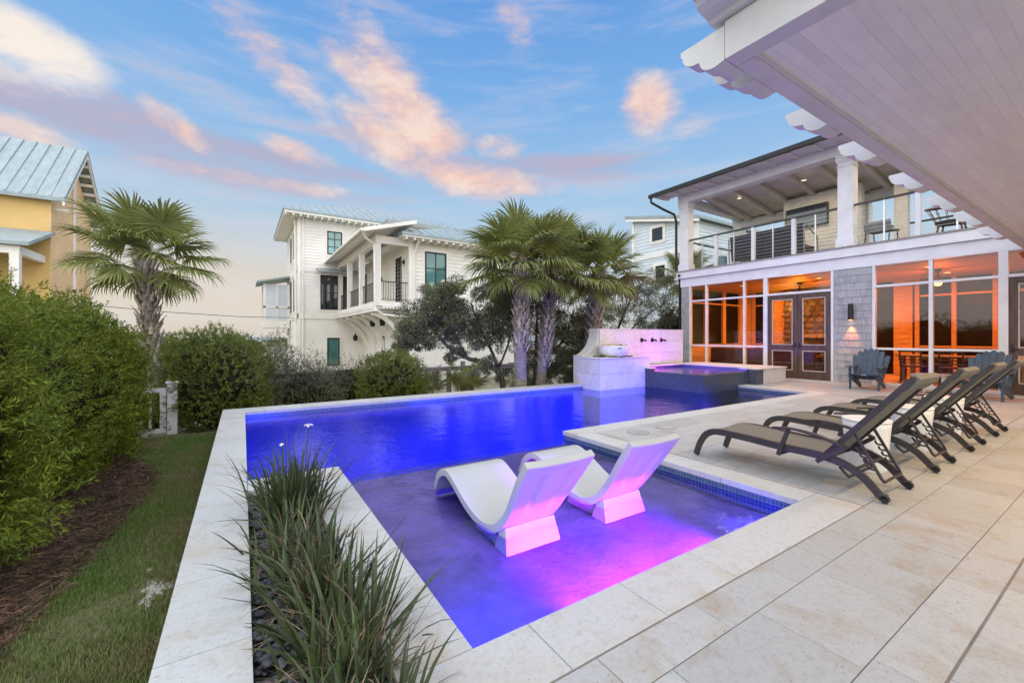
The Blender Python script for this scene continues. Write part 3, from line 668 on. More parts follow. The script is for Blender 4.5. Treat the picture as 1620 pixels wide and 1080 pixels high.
# inside the porch: left end wall, back wall, fireplace
hb('end_wall', GLOW_BOARD, 13.6, 17.9, 9.40, 9.49, .05, .93)
for a, b in ((13.6, 13.75), (14.75, 14.95), (15.95, 16.15), (17.15, 17.55)): hb('inner_post', GLOW_BOARD, a, b, 9.38, 9.46, .93, 3.03)
for z in (.935, 2.50): hb('inner_rail', GLOW_BOARD, 13.6, 17.5, 9.381, 9.459, z, z+.055)
hb('inner_screen', SCREEN, 13.6, 17.5, 9.462, 9.466, .95, 3.02)
for a, b in ((-4, .2), (4.2, 4.65), (7.75, 8.35), (9.1, 9.4)):
    hb('siding_panel', GLOW_BOARD, 17.5, 17.62, a, b, .05, 3.03)
    s = MB()
    for k in range(18): s.prism([(17.5, .06+k*.164), (17.478, .06+k*.164), (17.494, .222+k*.164), (17.5, .222+k*.164)], 1, a+.002, b-.002)
    s.build('lap_siding', GLOW_BOARD, house)
for y in (.3, 1.4, 2.5, 3.3, 4.1, 8.4, 9.02): hb('inner_post', GLOW_BOARD, 17.49, 17.58, y-.05, y+.05, .05, 3.03)
for z in (.93, 2.48):
    hb('inner_rail', GLOW_BOARD, 17.50, 17.57, .35, 4.05, z, z+.06); hb('inner_rail', GLOW_BOARD, 17.50, 17.57, 8.45, 8.97, z, z+.06)
hb('inner_screen', SCREEN, 17.60, 17.604, .2, 4.2, .06, 3.02); hb('inner_screen', SCREEN, 17.60, 17.604, 8.35, 9.1, .06, 3.02); hb('inner_screen', SCREEN, 17.60, 17.604, 4.65, 5.3, .06, 3.02)
fp_ = thing('fireplace', 'tall stone fireplace inside the lit porch behind the double doors', 'fireplace', (17.2, 6.5, .05))
MB().box(17.25, 17.6, 5.3, 7.75, .05, 3.02).build('core', STONE, fp_)
y = 0; stones = [rock_mesh('stone', 40+i, STONE, 1) for i in range(4)]
rs = random.Random(11)
for r_ in range(14):
    y = 5.3+rs.uniform(.05, .12)
    while y < 7.7:
        w = rs.uniform(.18, .34); z = .16+r_*.21
        if not (6.0 < y < 7.0 and z < .95):
            o = mesh_obj('stone', rs.choice(stones), fp_); o.location = Vector((17.25, min(y+w/2, 7.66), z)) - wloc(fp_); o.scale = (.05, w*.52, .11); o.rotation_euler = (rs.uniform(-.08, .08), 0, 0)
        y += w
MB().box(17.10, 17.26, 5.9, 7.1, 1.22, 1.36).build('mantel', GREYWOOD, fp_, bevel=.01)
MB().box(17.18, 17.262, 6.1, 6.9, .2, .95).build('firebox', BLACK, fp_)
GLOW = emit('warm_lens', (1, .50, .13), 6)
def fan(x, y, label, col=(1, .27, .022)):
    t = thing('ceiling_fan', label, 'ceiling fan', (x, y, 3.03), 'ceiling fans in the lit porch')
    MB().lathe([(.001, 0), (.075, 0), (.06, -.05), (.018, -.06), (.018, -.16), (.05, -.18), (.11, -.25), (.125, -.31), (.09, -.34), (.001, -.345)][::-1], (x, y, 3.03), 18).build('motor', BRONZE, t, smooth=True)
    for k in range(3):
        a = 2*PI*k/3+.35; d = Vector((math.cos(a), math.sin(a), 0)); MB().bar(Vector((x, y, 2.735))+d*.1, Vector((x, y, 2.735))+d*.72, .13, .012).build('blade', BRONZE, t)
    MB().lathe([(.001, -.44), (.06, -.42), (.085, -.37), (.07, -.346), (.001, -.346)], (x, y, 3.03), 16).build('added_globe', GLOW, t, smooth=True)  # globe and its lamp added below the motor to light the ceiling
    lamp('added_fan_lamp', 'POINT', (x, y, 2.50), 75 if y > 4 else 50, col, t, shadow_soft_size=.09)
fan(15.4, 6.45, 'dark three blade ceiling fan above the double doors'); fan(15.4, 3.2, 'dark three blade ceiling fan in the right hand porch bay', (1, .165, .010))
GLOWD = emit('dim_lens', (1, .80, .55), 1.2)
def can(x, y, z, e, col, label, parent_group, size=.25):
    t = thing('recessed_light', label, 'ceiling light', (x, y, z), parent_group)
    MB().lathe([(.07, 0), (.095, 0), (.095, -.012), (.07, -.012), (.07, 0)], (x, y, z), 20, cap=False).build('trim', W_TRIM, t)
    MB().lathe([(.001, -.004), (.07, -.004), (.07, -.001), (.001, -.001)], (x, y, z), 20).build('lens', GLOWD if z > 4 else GLOW, t)
    lamp('porch_lamp', 'AREA', (x, y, z-.02), e, col, t, shape='DISK', size=size, aim=(0, 0, -1), spread=R(175))
WARM = (1, .27, .022); WARM2 = (1, .165, .010)
for i, (x, y) in enumerate(((14.6, 7.9), (16.3, 7.9), (14.6, 5.6), (16.3, 5.4))): can(x, y, 3.03, 60, WARM, ('front left', 'rear left', 'front right', 'rear right')[i]+' recessed light in the left porch ceiling', 'recessed lights in the lit porch')
for i, (x, y) in enumerate(((14.6, 3.2), (16.3, 3.2), (14.6, .9), (16.3, .9))): can(x, y, 3.03, 44, WARM2, ('front left', 'rear left', 'front right', 'rear right')[i]+' recessed light in the right porch ceiling', 'recessed lights in the lit porch')
lt = thing('wall_lantern', 'lit brass lantern on the stone fireplace inside the porch', 'lantern', (17.08, 7.35, 2.35))
x, y, z = 17.08, 7.35, 2.2
MB().box(x-.1, x+.1, y-.1, y+.1, z, z+.02).box(x-.1, x+.1, y-.1, y+.1, z+.36, z+.38).lathe([(.1, .38), (.03, .48), (.01, .52)], (x, y, z), 12).bar((x, y, z+.5), (x+.12, y, z+.5), .02, .02).build('frame', BRONZE, lt)
for sx_, sy_ in ((-1,-1),(1,-1),(1,1),(-1,1)): MB().box(x+sx_*.09-.008, x+sx_*.09+.008, y+sy_*.09-.008, y+sy_*.09+.008, z+.02, z+.36).build('corner_bar', BRONZE, lt)
MB().lathe([(.02, .03), (.035, .12), (.025, .24), (.001, .28)], (x, y, z), 12).build('bulb', emit('bulb', (1, .62, .2), 22), lt)
lamp('lantern_lamp', 'POINT', (x-.2, y, z+.15), 30, (1, .5, .14), lt, shadow_soft_size=.08)
# porch furniture
sf = thing('sofa', 'brown upholstered sofa inside the lit porch', 'sofa', (15, 7.2, .05))
MB().box(14.35, 15.25, 5.6, 8.9, .10, .42).build('base', SOFAF, sf, bevel=.03)
MB().box(14.30, 14.55, 5.6, 8.9, .42, .88).build('backrest', SOFAF, sf, bevel=.05)
for i in range(3): MB().box(14.56, 15.24, 5.85+i*.95, 5.85+i*.95+.93, .421, .56).build('seat_cushion', SOFAF, sf, bevel=.04)
for y0 in (5.55, 8.70): MB().box(14.35, 15.25, y0, y0+.24, .30, .68).build('armrest', SOFAF, sf, bevel=.04)
CUSH = mat('tan_cushion', (.42, .27, .15), .9, var=.15)
for i, (y, a) in enumerate(((7.0, .2), (8.3, -.2), (8.6, .3))):
    o = MB().add([], []).box(-.06, .06, -.21, .21, -.2, .2).build('throw_pillow', CUSH, None, bevel=.05); o.location = (14.66, y, .82); o.rotation_euler = (0, .25, a)
    tag(o, ('tan throw pillow', 'tan throw pillow', 'tan throw pillow')[i] + (' nearest the doors on the brown sofa', ' second from the left end of the brown sofa', ' at the far left end of the brown sofa')[i], 'pillow', 'throw pillows on the porch sofa')
ct = thing('trestle_table', 'wooden table with crossed legs inside the double doors', 'table', (14.7, 5.15, .05))
MB().box(14.4, 15.2, 4.75, 5.5, .70, .75).build('tabletop', GREYWOOD, ct, bevel=.005)
for y in (4.9, 5.38):
    MB().bar((14.5, y, .06), (15.1, y, .70), .08, .07).build('leg', GREYWOOD, ct); MB().bar((15.1, y+.09, .06), (14.5, y+.09, .70), .08, .07).build('leg', GREYWOOD, ct)
dt = thing('dining_table', 'long wooden dining table inside the right porch bay', 'table', (15.2, 2.8, .05))
MB().box(14.75, 15.75, 1.6, 3.9, .72, .77).build('tabletop', GREYWOOD, dt, bevel=.005)
for x in (14.85, 15.65):
    for y in (1.75, 3.75): MB().box(x-.05, x+.05, y-.05, y+.05, .05, .719).build('leg', GREYWOOD, dt)
DKWOOD = mat('brown_wood', (.10, .055, .035), .6, var=.2, scale=7)
def dchair(x, y, rot, label):
    t = thing('dining_chair', label, 'chair', (0, 0, 0), 'dining chairs in the lit porch')
    MB().box(-.22, .22, -.22, .22, .43, .47).build('seat', DKWOOD, t, bevel=.01)
    for a, b in ((-1,-1),(1,-1),(1,1),(-1,1)): MB().bar((a*.2, b*.2, 0), (a*.19, b*.19, .43), .035, .035).build('leg', DKWOOD, t)
    b = MB(); b.bar((-.2, -.2, .47), (-.27, -.2, .86), .03, .035).bar((-.2, .2, .47), (-.27, .2, .86), .03, .035).bar((-.27, -.22, .84), (-.27, .22, .84), .03, .05)
    for k in range(3): b.bar((-.22-.015*k, -.2, .55+.08*k), (-.22-.015*k, .2, .55+.08*k), .015, .03)
    b.build('backrest', DKWOOD, t)
    for s in (-1, 1): MB().bar((-.22, s*.22, .64), (.18, s*.22, .64), .04, .03).bar((.16, s*.22, .47), (.16, s*.22, .64), .03, .03).build('armrest', DKWOOD, t)
    t.location = (x, y, .052); t.rotation_euler = (0, 0, rot); return t
for i, (x, y, r_) in enumerate(((14.45, 3.45, 0), (14.42, 2.75, .1), (14.45, 2.05, -.1), (16.1, 3.3, PI), (16.1, 2.2, PI))):
    dchair(x, y, r_, ('leftmost brown dining chair on the near side of the porch table', 'middle brown dining chair on the near side of the porch table', 'rightmost brown dining chair on the near side of the porch table', 'left brown dining chair behind the porch table', 'right brown dining chair behind the porch table')[i])
# sconce on the shingles
sc_ = thing('wall_sconce', 'black cylinder sconce lighting the shingles orange between the doors and screens', 'wall light', (HX-.06, 4.42, 1.9))
MB().lathe([(.001, 0), (.055, 0), (.055, .42), (.001, .42)], (HX-.065, 4.42, 1.70), 20).build('cylinder', BLACK, sc_)
MB().box(HX-.03, HX+.02, 4.38, 4.46, 1.85, 1.98).build('mounting_plate', BLACK, sc_)
MB().lathe([(.001, -.003), (.04, -.003), (.04, -.0005), (.001, -.0005)], (HX-.065, 4.42, 1.70), 16).build('lens', emit('sconce_lens', (1, .42, .1), 10), sc_)
lamp('sconce_lamp', 'SPOT', (HX-.075, 4.42, 1.685), 48, (1, .26, .06), sc_, spot_size=R(50), spot_blend=.6, shadow_soft_size=.03, aim=(.10, 0, -1))
# ---------------- balcony
def column(y, x0=HX, w=.34, label=None):
    c = hb('column', W_TRIM, x0, x0+w, y-w/2, y+w/2, 3.66, 6.10, bevel=.006, label=label)
    for z0, z1, e in ((3.642, 3.86, .035), (3.86, 3.90, .018), (5.78, 5.81, .018), (5.95, 6.098, .035), (5.90, 5.95, .02)): box('moulding', W_TRIM, c, x0-e, x0+w+e, y-w/2-e, y+w/2+e, z0, z1, bevel=.004)
for y in (9.40, 4.56, -.2): column(y)
for y in (9.40, 5.3): column(y, 17.0, .34)
hb('beam', W_TRIM, HX-.03, HX+.32, -4, 9.62, 6.102, 6.42, bevel=.006)
hb('end_beam', W_TRIM, HX+.321, 17.3, 9.25, 9.55, 6.05, 6.30)
hb('back_beam', W_TRIM, 16.98, 17.3, -4, 9.25, 5.70, 5.95)
def slab(name, m, x0, z0, x1, z1, y0, y1, th): return MB().prism([(x0, z0), (x1, z1), (x1, z1+th), (x0, z0+th)], 1, y0, y1).build(name, m, house)
slab('balcony_ceiling', BEIGE, HX+.322, 6.44, 17.3, 5.96, -4, 9.25, .04)
for k in range(12):
    y = 8.85-k*.85; slab('rafter', CREAM, HX+.322, 6.28, 16.9, 5.82, y-.05, y+.05, .155)
hb('eave_soffit', W_TRIM, HX-.72, HX-.031, -4, 10.2, 6.40, 6.44)
es = MB()
for k in range(36): es.box(HX-.70, HX-.04, 10.1-k*.4-.05, 10.1-k*.4+.05, 6.36, 6.398)
for k in range(36): pass
for k in range(18): hb('rafter_tail', W_TRIM, HX-.68, HX-.04, 10.0-k*.62-.045, 10.0-k*.62+.045, 6.345, 6.398)
slab('roof', ROOFDK, HX-.80, 6.445, 17.9, 8.2, -4, 10.25, .06)
hb('gutter', BLACK, HX-.86, HX-.74, -4, 10.28, 6.36, 6.47)
MB().tube([(HX-.78, 10.22, 6.36), (HX-.78, 10.2, 6.2), (HX-.45, 9.95, 5.95), (HX-.1, 9.72, 5.75), (HX-.02, 9.69, 5.5), (HX-.02, 9.69, 3.7), (HX+.1, 9.62, 3.3), (HX+.1, 9.62, .1)], .045, 8).build('downspout', BLACK, house, smooth=True)
hb('tv_wall', BRICKW, 16.0, 16.25, 5.0, 7.2, 3.645, 6.02)
for k in range(20): hb('brick_course', BRICKW, 15.985, 15.999, 5.0, 7.2, 3.66+k*.117, 3.66+k*.117+.105)
hb('gable_return', BRICKW, 16.02, 16.24, 3.95, 4.25, 3.645, 5.98)
tv = thing('television', 'black flat television on the balcony brick wall', 'television', (15.9, 6.2, 5.2))
MB().box(15.90, 15.96, 5.85, 7.1, 4.92, 5.64).build('casing', BLACK, tv, bevel=.01); MB().box(15.892, 15.899, 5.88, 7.07, 4.95, 5.61).build('screen', DKGLASS, tv); MB().box(15.961, 15.984, 6.2, 6.6, 5.0, 5.4).build('bracket', BLACK, tv)
rl = thing('balcony_railing', 'cable railing with dark top rail along the balcony front', 'railing', (HX+.1, 6, 3.64))
def rail_run(y0, y1, posts, thins):
    MB().box(HX+.06, HX+.14, y0, y1, 4.70, 4.745).build('top_rail', BRONZE, rl, bevel=.004)
    for y in posts: MB().box(HX+.05, HX+.15, y-.05, y+.05, 3.642, 4.699).build('post', W_TRIM, rl, bevel=.004)
    for y in thins: MB().box(HX+.085, HX+.115, y-.015, y+.015, 3.642, 4.699).build('baluster', STEEL, rl)
    for k in range(9): MB().tube([(HX+.1, y0, 3.73+k*.105), (HX+.1, y1, 3.73+k*.105)], .0035, 5).build('cable', STEEL, rl)
rail_run(4.73, 9.22, [8.21, 6.98, 5.83], [8.72, 7.60, 6.40, 5.28]); rail_run(-.03, 4.38, [3.15, 1.9], [3.78, 2.5, 1.2])
rl2 = thing('balcony_side_railing', 'cable railing on the far left end of the balcony', 'railing', (15.5, 9.4, 3.64))
MB().box(HX+.36, 16.98, 9.36, 9.44, 4.70, 4.745).build('top_rail', BRONZE, rl2)
for k in range(9): MB().tube([(HX+.35, 9.4, 3.73+k*.105), (16.99, 9.4, 3.73+k*.105)], .0035, 5).build('cable', STEEL, rl2)
for x in (14.6, 15.8): MB().box(x-.015, x+.015, 9.385, 9.415, 3.642, 4.699).build('baluster', STEEL, rl2)
rl3 = thing('balcony_back_railing', 'cable railing at the back of the balcony', 'railing', (17.1, 4, 3.64))
MB().box(17.1, 17.18, -2, 5.1, 4.70, 4.745).build('top_rail', BRONZE, rl3)
for k in range(9): MB().tube([(17.14, -2, 3.73+k*.105), (17.14, 5.1, 3.73+k*.105)], .0035, 5).build('cable', STEEL, rl3)
for y in (.5, 1.9, 3.6, 4.6): MB().box(17.12, 17.16, y-.015, y+.015, 3.642, 4.699).build('baluster', STEEL, rl3)
bs = thing('outdoor_sofa', 'dark woven outdoor sofa with its back to the balcony railing', 'sofa', (14.3, 6.8, 3.64))
MB().prism([(14.0, 3.80), (13.9, 4.62), (14.02, 4.64), (14.14, 3.80)], 1, 5.75, 7.95).build('backrest', DKFAB, bs, bevel=.02)
MB().box(14.0, 14.85, 5.75, 7.95, 3.86, 4.02).build('seat', DKFAB, bs, bevel=.03)
for y in (5.72, 7.98): MB().tube([(13.95, y, 3.645), (13.9, y, 4.55), (14.0, y, 4.62), (14.8, y, 4.3), (14.85, y, 3.645)], .022, 8).build('side_frame', GREYWOOD, bs)
for y in (6.4, 6.95, 7.5): MB().bar((13.975, y, 3.85), (13.895, y, 4.6), .03, .012).build('back_strap', BRONZE, bs)
pt = thing('plant_pot', 'pale teal pot beside the outdoor sofa on the balcony', 'pot', (14.0, 8.35, 3.64))
MB().lathe([(.001, 0), (.14, 0), (.19, .18), (.17, .36), (.185, .40), (.16, .40), (.001, .36)], (14.0, 8.3, 3.642), 20).build('pot', mat('teal_glaze', (.16, .27, .28), .3), pt, smooth=True)
lc = thing('lounge_chair', 'grey slung lounge chair behind the balcony railing right of the column', 'chair', (14.3, 3.9, 3.64))
MB().prism([(13.95, 4.02), (13.86, 4.24), (13.90, 4.27), (14.0, 4.06), (14.6, 4.10), (14.6, 4.06)], 1, 3.75, 4.3).build('seat_shell', mat('grey_sling', (.22, .22, .21), .8), lc)
for y in (3.78, 4.27): MB().tube([(13.95, y, 4.03), (13.85, y, 3.645)], .015, 6).tube([(14.5, y, 4.06), (14.6, y, 3.645)], .015, 6).build('leg', BRONZE, lc)
for i, y in enumerate((2.75, 1.85)):
    rc = thing('round_chair', ('dark round wicker chair on the balcony', 'dark round wicker chair at the right end of the balcony')[i], 'chair', (14.4, y, 3.64), 'round wicker chairs on the balcony')
    ring_ = [(14.4+.45*math.cos(a), y+.45*math.sin(a), 4.42+.08*math.cos(a)) for a in np.linspace(0, 2*PI, 25)]
    MB().tube(ring_, .03, 8, cap=False).build('hoop', DKWOOD, rc, smooth=True)
    MB().lathe([(.001, 0), (.28, 0), (.30, .06), (.001, .07)], (14.4, y, 3.98), 20).build('seat', DKFAB, rc)
    for k in range(14):
        a = 2*PI*k/14; MB().bar((14.4+.44*math.cos(a), y+.44*math.sin(a), 4.41+.08*math.cos(a)), (14.4+.28*math.cos(a), y+.28*math.sin(a), 4.03), .012, .012).build('strand', DKWOOD, rc)
    for k in range(4):
        a = PI/4+PI/2*k; MB().bar((14.4+.26*math.cos(a), y+.26*math.sin(a), 3.98), (14.4+.33*math.cos(a), y+.33*math.sin(a), 3.645), .03, .03).build('leg', DKWOOD, rc)

for i, (x, y) in enumerate(((14.6, 8.0), (14.6, 6.0), (14.6, 3.4), (14.6, 1.4))): can(x, y, 6.10, 26, (1, .80, .58), ('leftmost', 'second', 'third', 'rightmost')[i]+' recessed light in the balcony ceiling', 'recessed lights over the balcony')
# ================================================================== PORCH ROOF OVER THE DECK
pr_ = thing('porch_roof', 'white boarded porch ceiling with scalloped rafter tails at the upper right', 'roof', (8, -1, 3.05))
PM = None
for k in range(28):
    y1 = 1.395-k*.077
    b = MB(); w = .0765; z = 3.05; b.add([(2.74, y1-w, z+.002), (2.74, y1-w+.003, z), (2.74, y1-.003, z), (2.74, y1, z+.002), (2.74, y1, z+.02), (2.74, y1-w, z+.02)] + [(13.38, y1-w, z+.002), (13.38, y1-w+.003, z), (13.38, y1-.003, z), (13.38, y1, z+.002), (13.38, y1, z+.02), (13.38, y1-w, z+.02)], [(5,4,3,2,1,0), (6,7,8,9,10,11)]+[(i, (i+1) % 6, 6+(i+1) % 6, 6+i) for i in range(6)])
    if k == 0: o = b.build('ceiling_board', W_SOFFIT, pr_); base_y = y1
    else: o = bpy.data.objects['ceiling_board'].copy(); COL.objects.link(o); o.location.y = y1-base_y
def pb_(name, m, *b, bevel=0): return box(name, m, pr_, *b, bevel=bevel)
pb_('soffit_panel', W_SOFFIT, 2.74, 13.38, -4.0, -.762, 3.05, 3.07)
pb_('roof_deck', ROOFDK, 2.7, 13.4, -4.0, 1.38, 3.40, 3.46)
pb_('edge_beam', W_TRIM, 2.74, 13.38, 1.40, 1.52, 3.028, 3.30, bevel=.004)
pb_('edge_trim', W_TRIM, 2.74, 13.38, 1.375, 1.398, 3.036, 3.10)
pb_('end_beam', W_TRIM, 2.60, 2.738, -4.0, 1.52, 3.03, 3.275, bevel=.004)
def scallop(y0, y1, zb, zt):
    """bottom outline from the beam out to the tip: ogee of two lobes"""
    L = y1-y0; H = zt-zb; P = [(y0, zt), (y0, zb)]
    for k in range(7): a = PI/2*k/6; P.append((y0+L*(.22+.33*math.sin(a)), zb-.012+ .38*H*(1-math.cos(a))))
    P.append((y0+L*.60, zb+.36*H))
    for k in range(7): a = PI/2*k/6; P.append((y0+L*(.62+.34*math.sin(a)), zb+.36*H+.42*H*(1-math.cos(a))))
    P += [(y1-L*.03, zt-.2*H), (y1, zt-.18*H), (y1, zt)]
    return P
for x, w in ((2.602, .13), (2.98, .14), (4.12, .14), (5.25, .14), (6.75, .14), (8.25, .14), (9.75, .14), (11.35, .14)):
    for q in range(2):
        MB().prism(scallop(1.523, 1.84-.04*q, 3.03-.02*q*0, 3.25), 0, x+q*(w+.0015), x+q*(w+.0015)+w).build('rafter_tail', W_TRIM, pr_)
cpf = [(2.66, 3.278), (2.56, 3.278), (2.54, 3.30), (2.47, 3.31), (2.42, 3.335), (2.40, 3.365), (2.33, 3.375), (2.28, 3.40), (2.26, 3.43), (2.20, 3.44), (2.15, 3.47), (2.12, 3.52), (2.12, 3.60), (2.66, 3.60)]
MB().prism(cpf, 1, -4.0, 1.60).build('cornice', W_TRIM, pr_)
for i, x in enumerate((4.4, 6.4, 8.6, 10.8)):
    can(x, -.1, 3.05, 38, (1, .64, .30), ('first', 'second', 'third', 'farthest')[i]+' recessed light in the porch ceiling beyond the chaises', 'recessed lights over the deck', .12)
# ================================================================== LEDGE LOUNGERS IN THE SHELF WATER
def smooth_path(P, n):
    P = np.array(P, float); t = np.concatenate([[0], np.cumsum(np.linalg.norm(np.diff(P, axis=0), axis=1))]); m = np.zeros_like(P)
    for i in range(len(P)): a, b = max(0, i-1), min(len(P)-1, i+1); m[i] = (P[b]-P[a])/(t[b]-t[a])
    out = []
    for s in np.linspace(0, t[-1], n):
        i = min(np.searchsorted(t, s, 'right')-1, len(P)-2); h = t[i+1]-t[i]; u = (s-t[i])/h
        out.append((2*u**3-3*u*u+1)*P[i] + (u**3-2*u*u+u)*h*m[i] + (-2*u**3+3*u*u)*P[i+1] + (u**3-u*u)*h*m[i+1])
    return np.array(out)
def ledge_lounger(xc, label):
    t = thing('ledge_lounger', label, 'lounger', (xc, 2.6, -.22), 'white ledge loungers in the pool')
    top = smooth_path([(3.56, -.14), (3.49, -.03), (3.38, .095), (3.23, .15), (3.07, .105), (2.84, -.01), (2.65, -.075), (2.52, -.06), (2.41, .03), (2.29, .18), (2.17, .345), (2.06, .495)], 60)
    n_ = len(top); tg = np.gradient(top, axis=0); tg /= np.linalg.norm(tg, axis=1, keepdims=True); nm = np.stack([tg[:, 1], -tg[:, 0]], 1)   # points below the surface
    s = np.linspace(0, 1, n_); th = .052 + .012*np.sin(PI*s)
    nm = np.where((nm[:, :1]*0 + 1) > 0, nm, nm)
    if nm[20, 1] > 0: nm = -nm
    bot = top + nm*th[:, None]
    half = .275 - .055*np.exp(-((s-.70)/.16)**2) - .03*np.clip((.12-s)/.12, 0, 1)
    NX = 28; V = []; us = np.linspace(-1, 1, NX+1)
    def groove(u, ss):      # two shallow recessed channels on the outside of the backrest
        g = 0
        for c in (-.42, .42): g = max(g, math.exp(-((u-c)/.10)**4))
        return g*.026*max(0, min(1, (ss-.74)/.04))*max(0, min(1, (.955-ss)/.03))
    for i in range(n_):
        for u in us:
            dish = .012*(u*u)*min(1, max(0, (s[i]-.35)/.2)); V.append((xc+u*half[i], top[i][0]+0-dish*nm[i][0], top[i][1]-dish*nm[i][1]))
    for i in range(n_):
        for u in us:
            g = groove(u, s[i]); dish = .012*(u*u)*min(1, max(0, (s[i]-.35)/.2)); V.append((xc+u*half[i], bot[i][0]-(g+dish)*nm[i][0], bot[i][1]-(g+dish)*nm[i][1]))
    m = NX+1; o = n_*m; Fs = []
    for i in range(n_-1):
        for k in range(NX):
            a = i*m+k; Fs.append((a, a+1, a+m+1, a+m)); Fs.append((o+a, o+a+m, o+a+m+1, o+a+1))
        for k in (0, NX): a = i*m+k; Fs.append((a, a+m, o+a+m, o+a))
    for i in (0, n_-1):
        for k in range(NX): a = i*m+k; Fs.append((a, a+1, o+a+1, o+a))
    MB().add(V, Fs).build('shell', LPLAST, t, smooth=True, bevel=.006)
    # pedestal under the seat and the flared foot of the back
    MB().add([(xc+sx*w, y, z) for sx in (-1, 1) for (y, z, w) in ((2.84, -.198, .20), (2.50, -.198, .205), (2.47, -.075, .205), (2.48, -.05, .21), (2.52, -.115, .21), (2.66, -.13, .21), (2.80, -.08, .205))], [tuple(range(7)), tuple(range(13, 6, -1))]+[(i, (i+1) % 7, 7+(i+1) % 7, 7+i) for i in range(7)]).build('pedestal', LPLAST, t, bevel=.006)
    MB().add([(xc+sx*w, y, z) for sx in (-1, 1) for (y, z, w) in ((2.50, -.199, .228), (2.335, -.199, .228), (2.385, -.035, .207), (2.45, -.035, .207))], [(0,1,2,3), (7,6,5,4)]+[(i, (i+1) % 4, 4+(i+1) % 4, 4+i) for i in range(4)]).build('foot', LPLAST, t, bevel=.004)
    return t
ledge_lounger(1.69, 'white ledge lounger nearer the planter with its back glowing violet')
ledge_lounger(2.60, 'white ledge lounger nearer the deck tip with its back glowing violet')

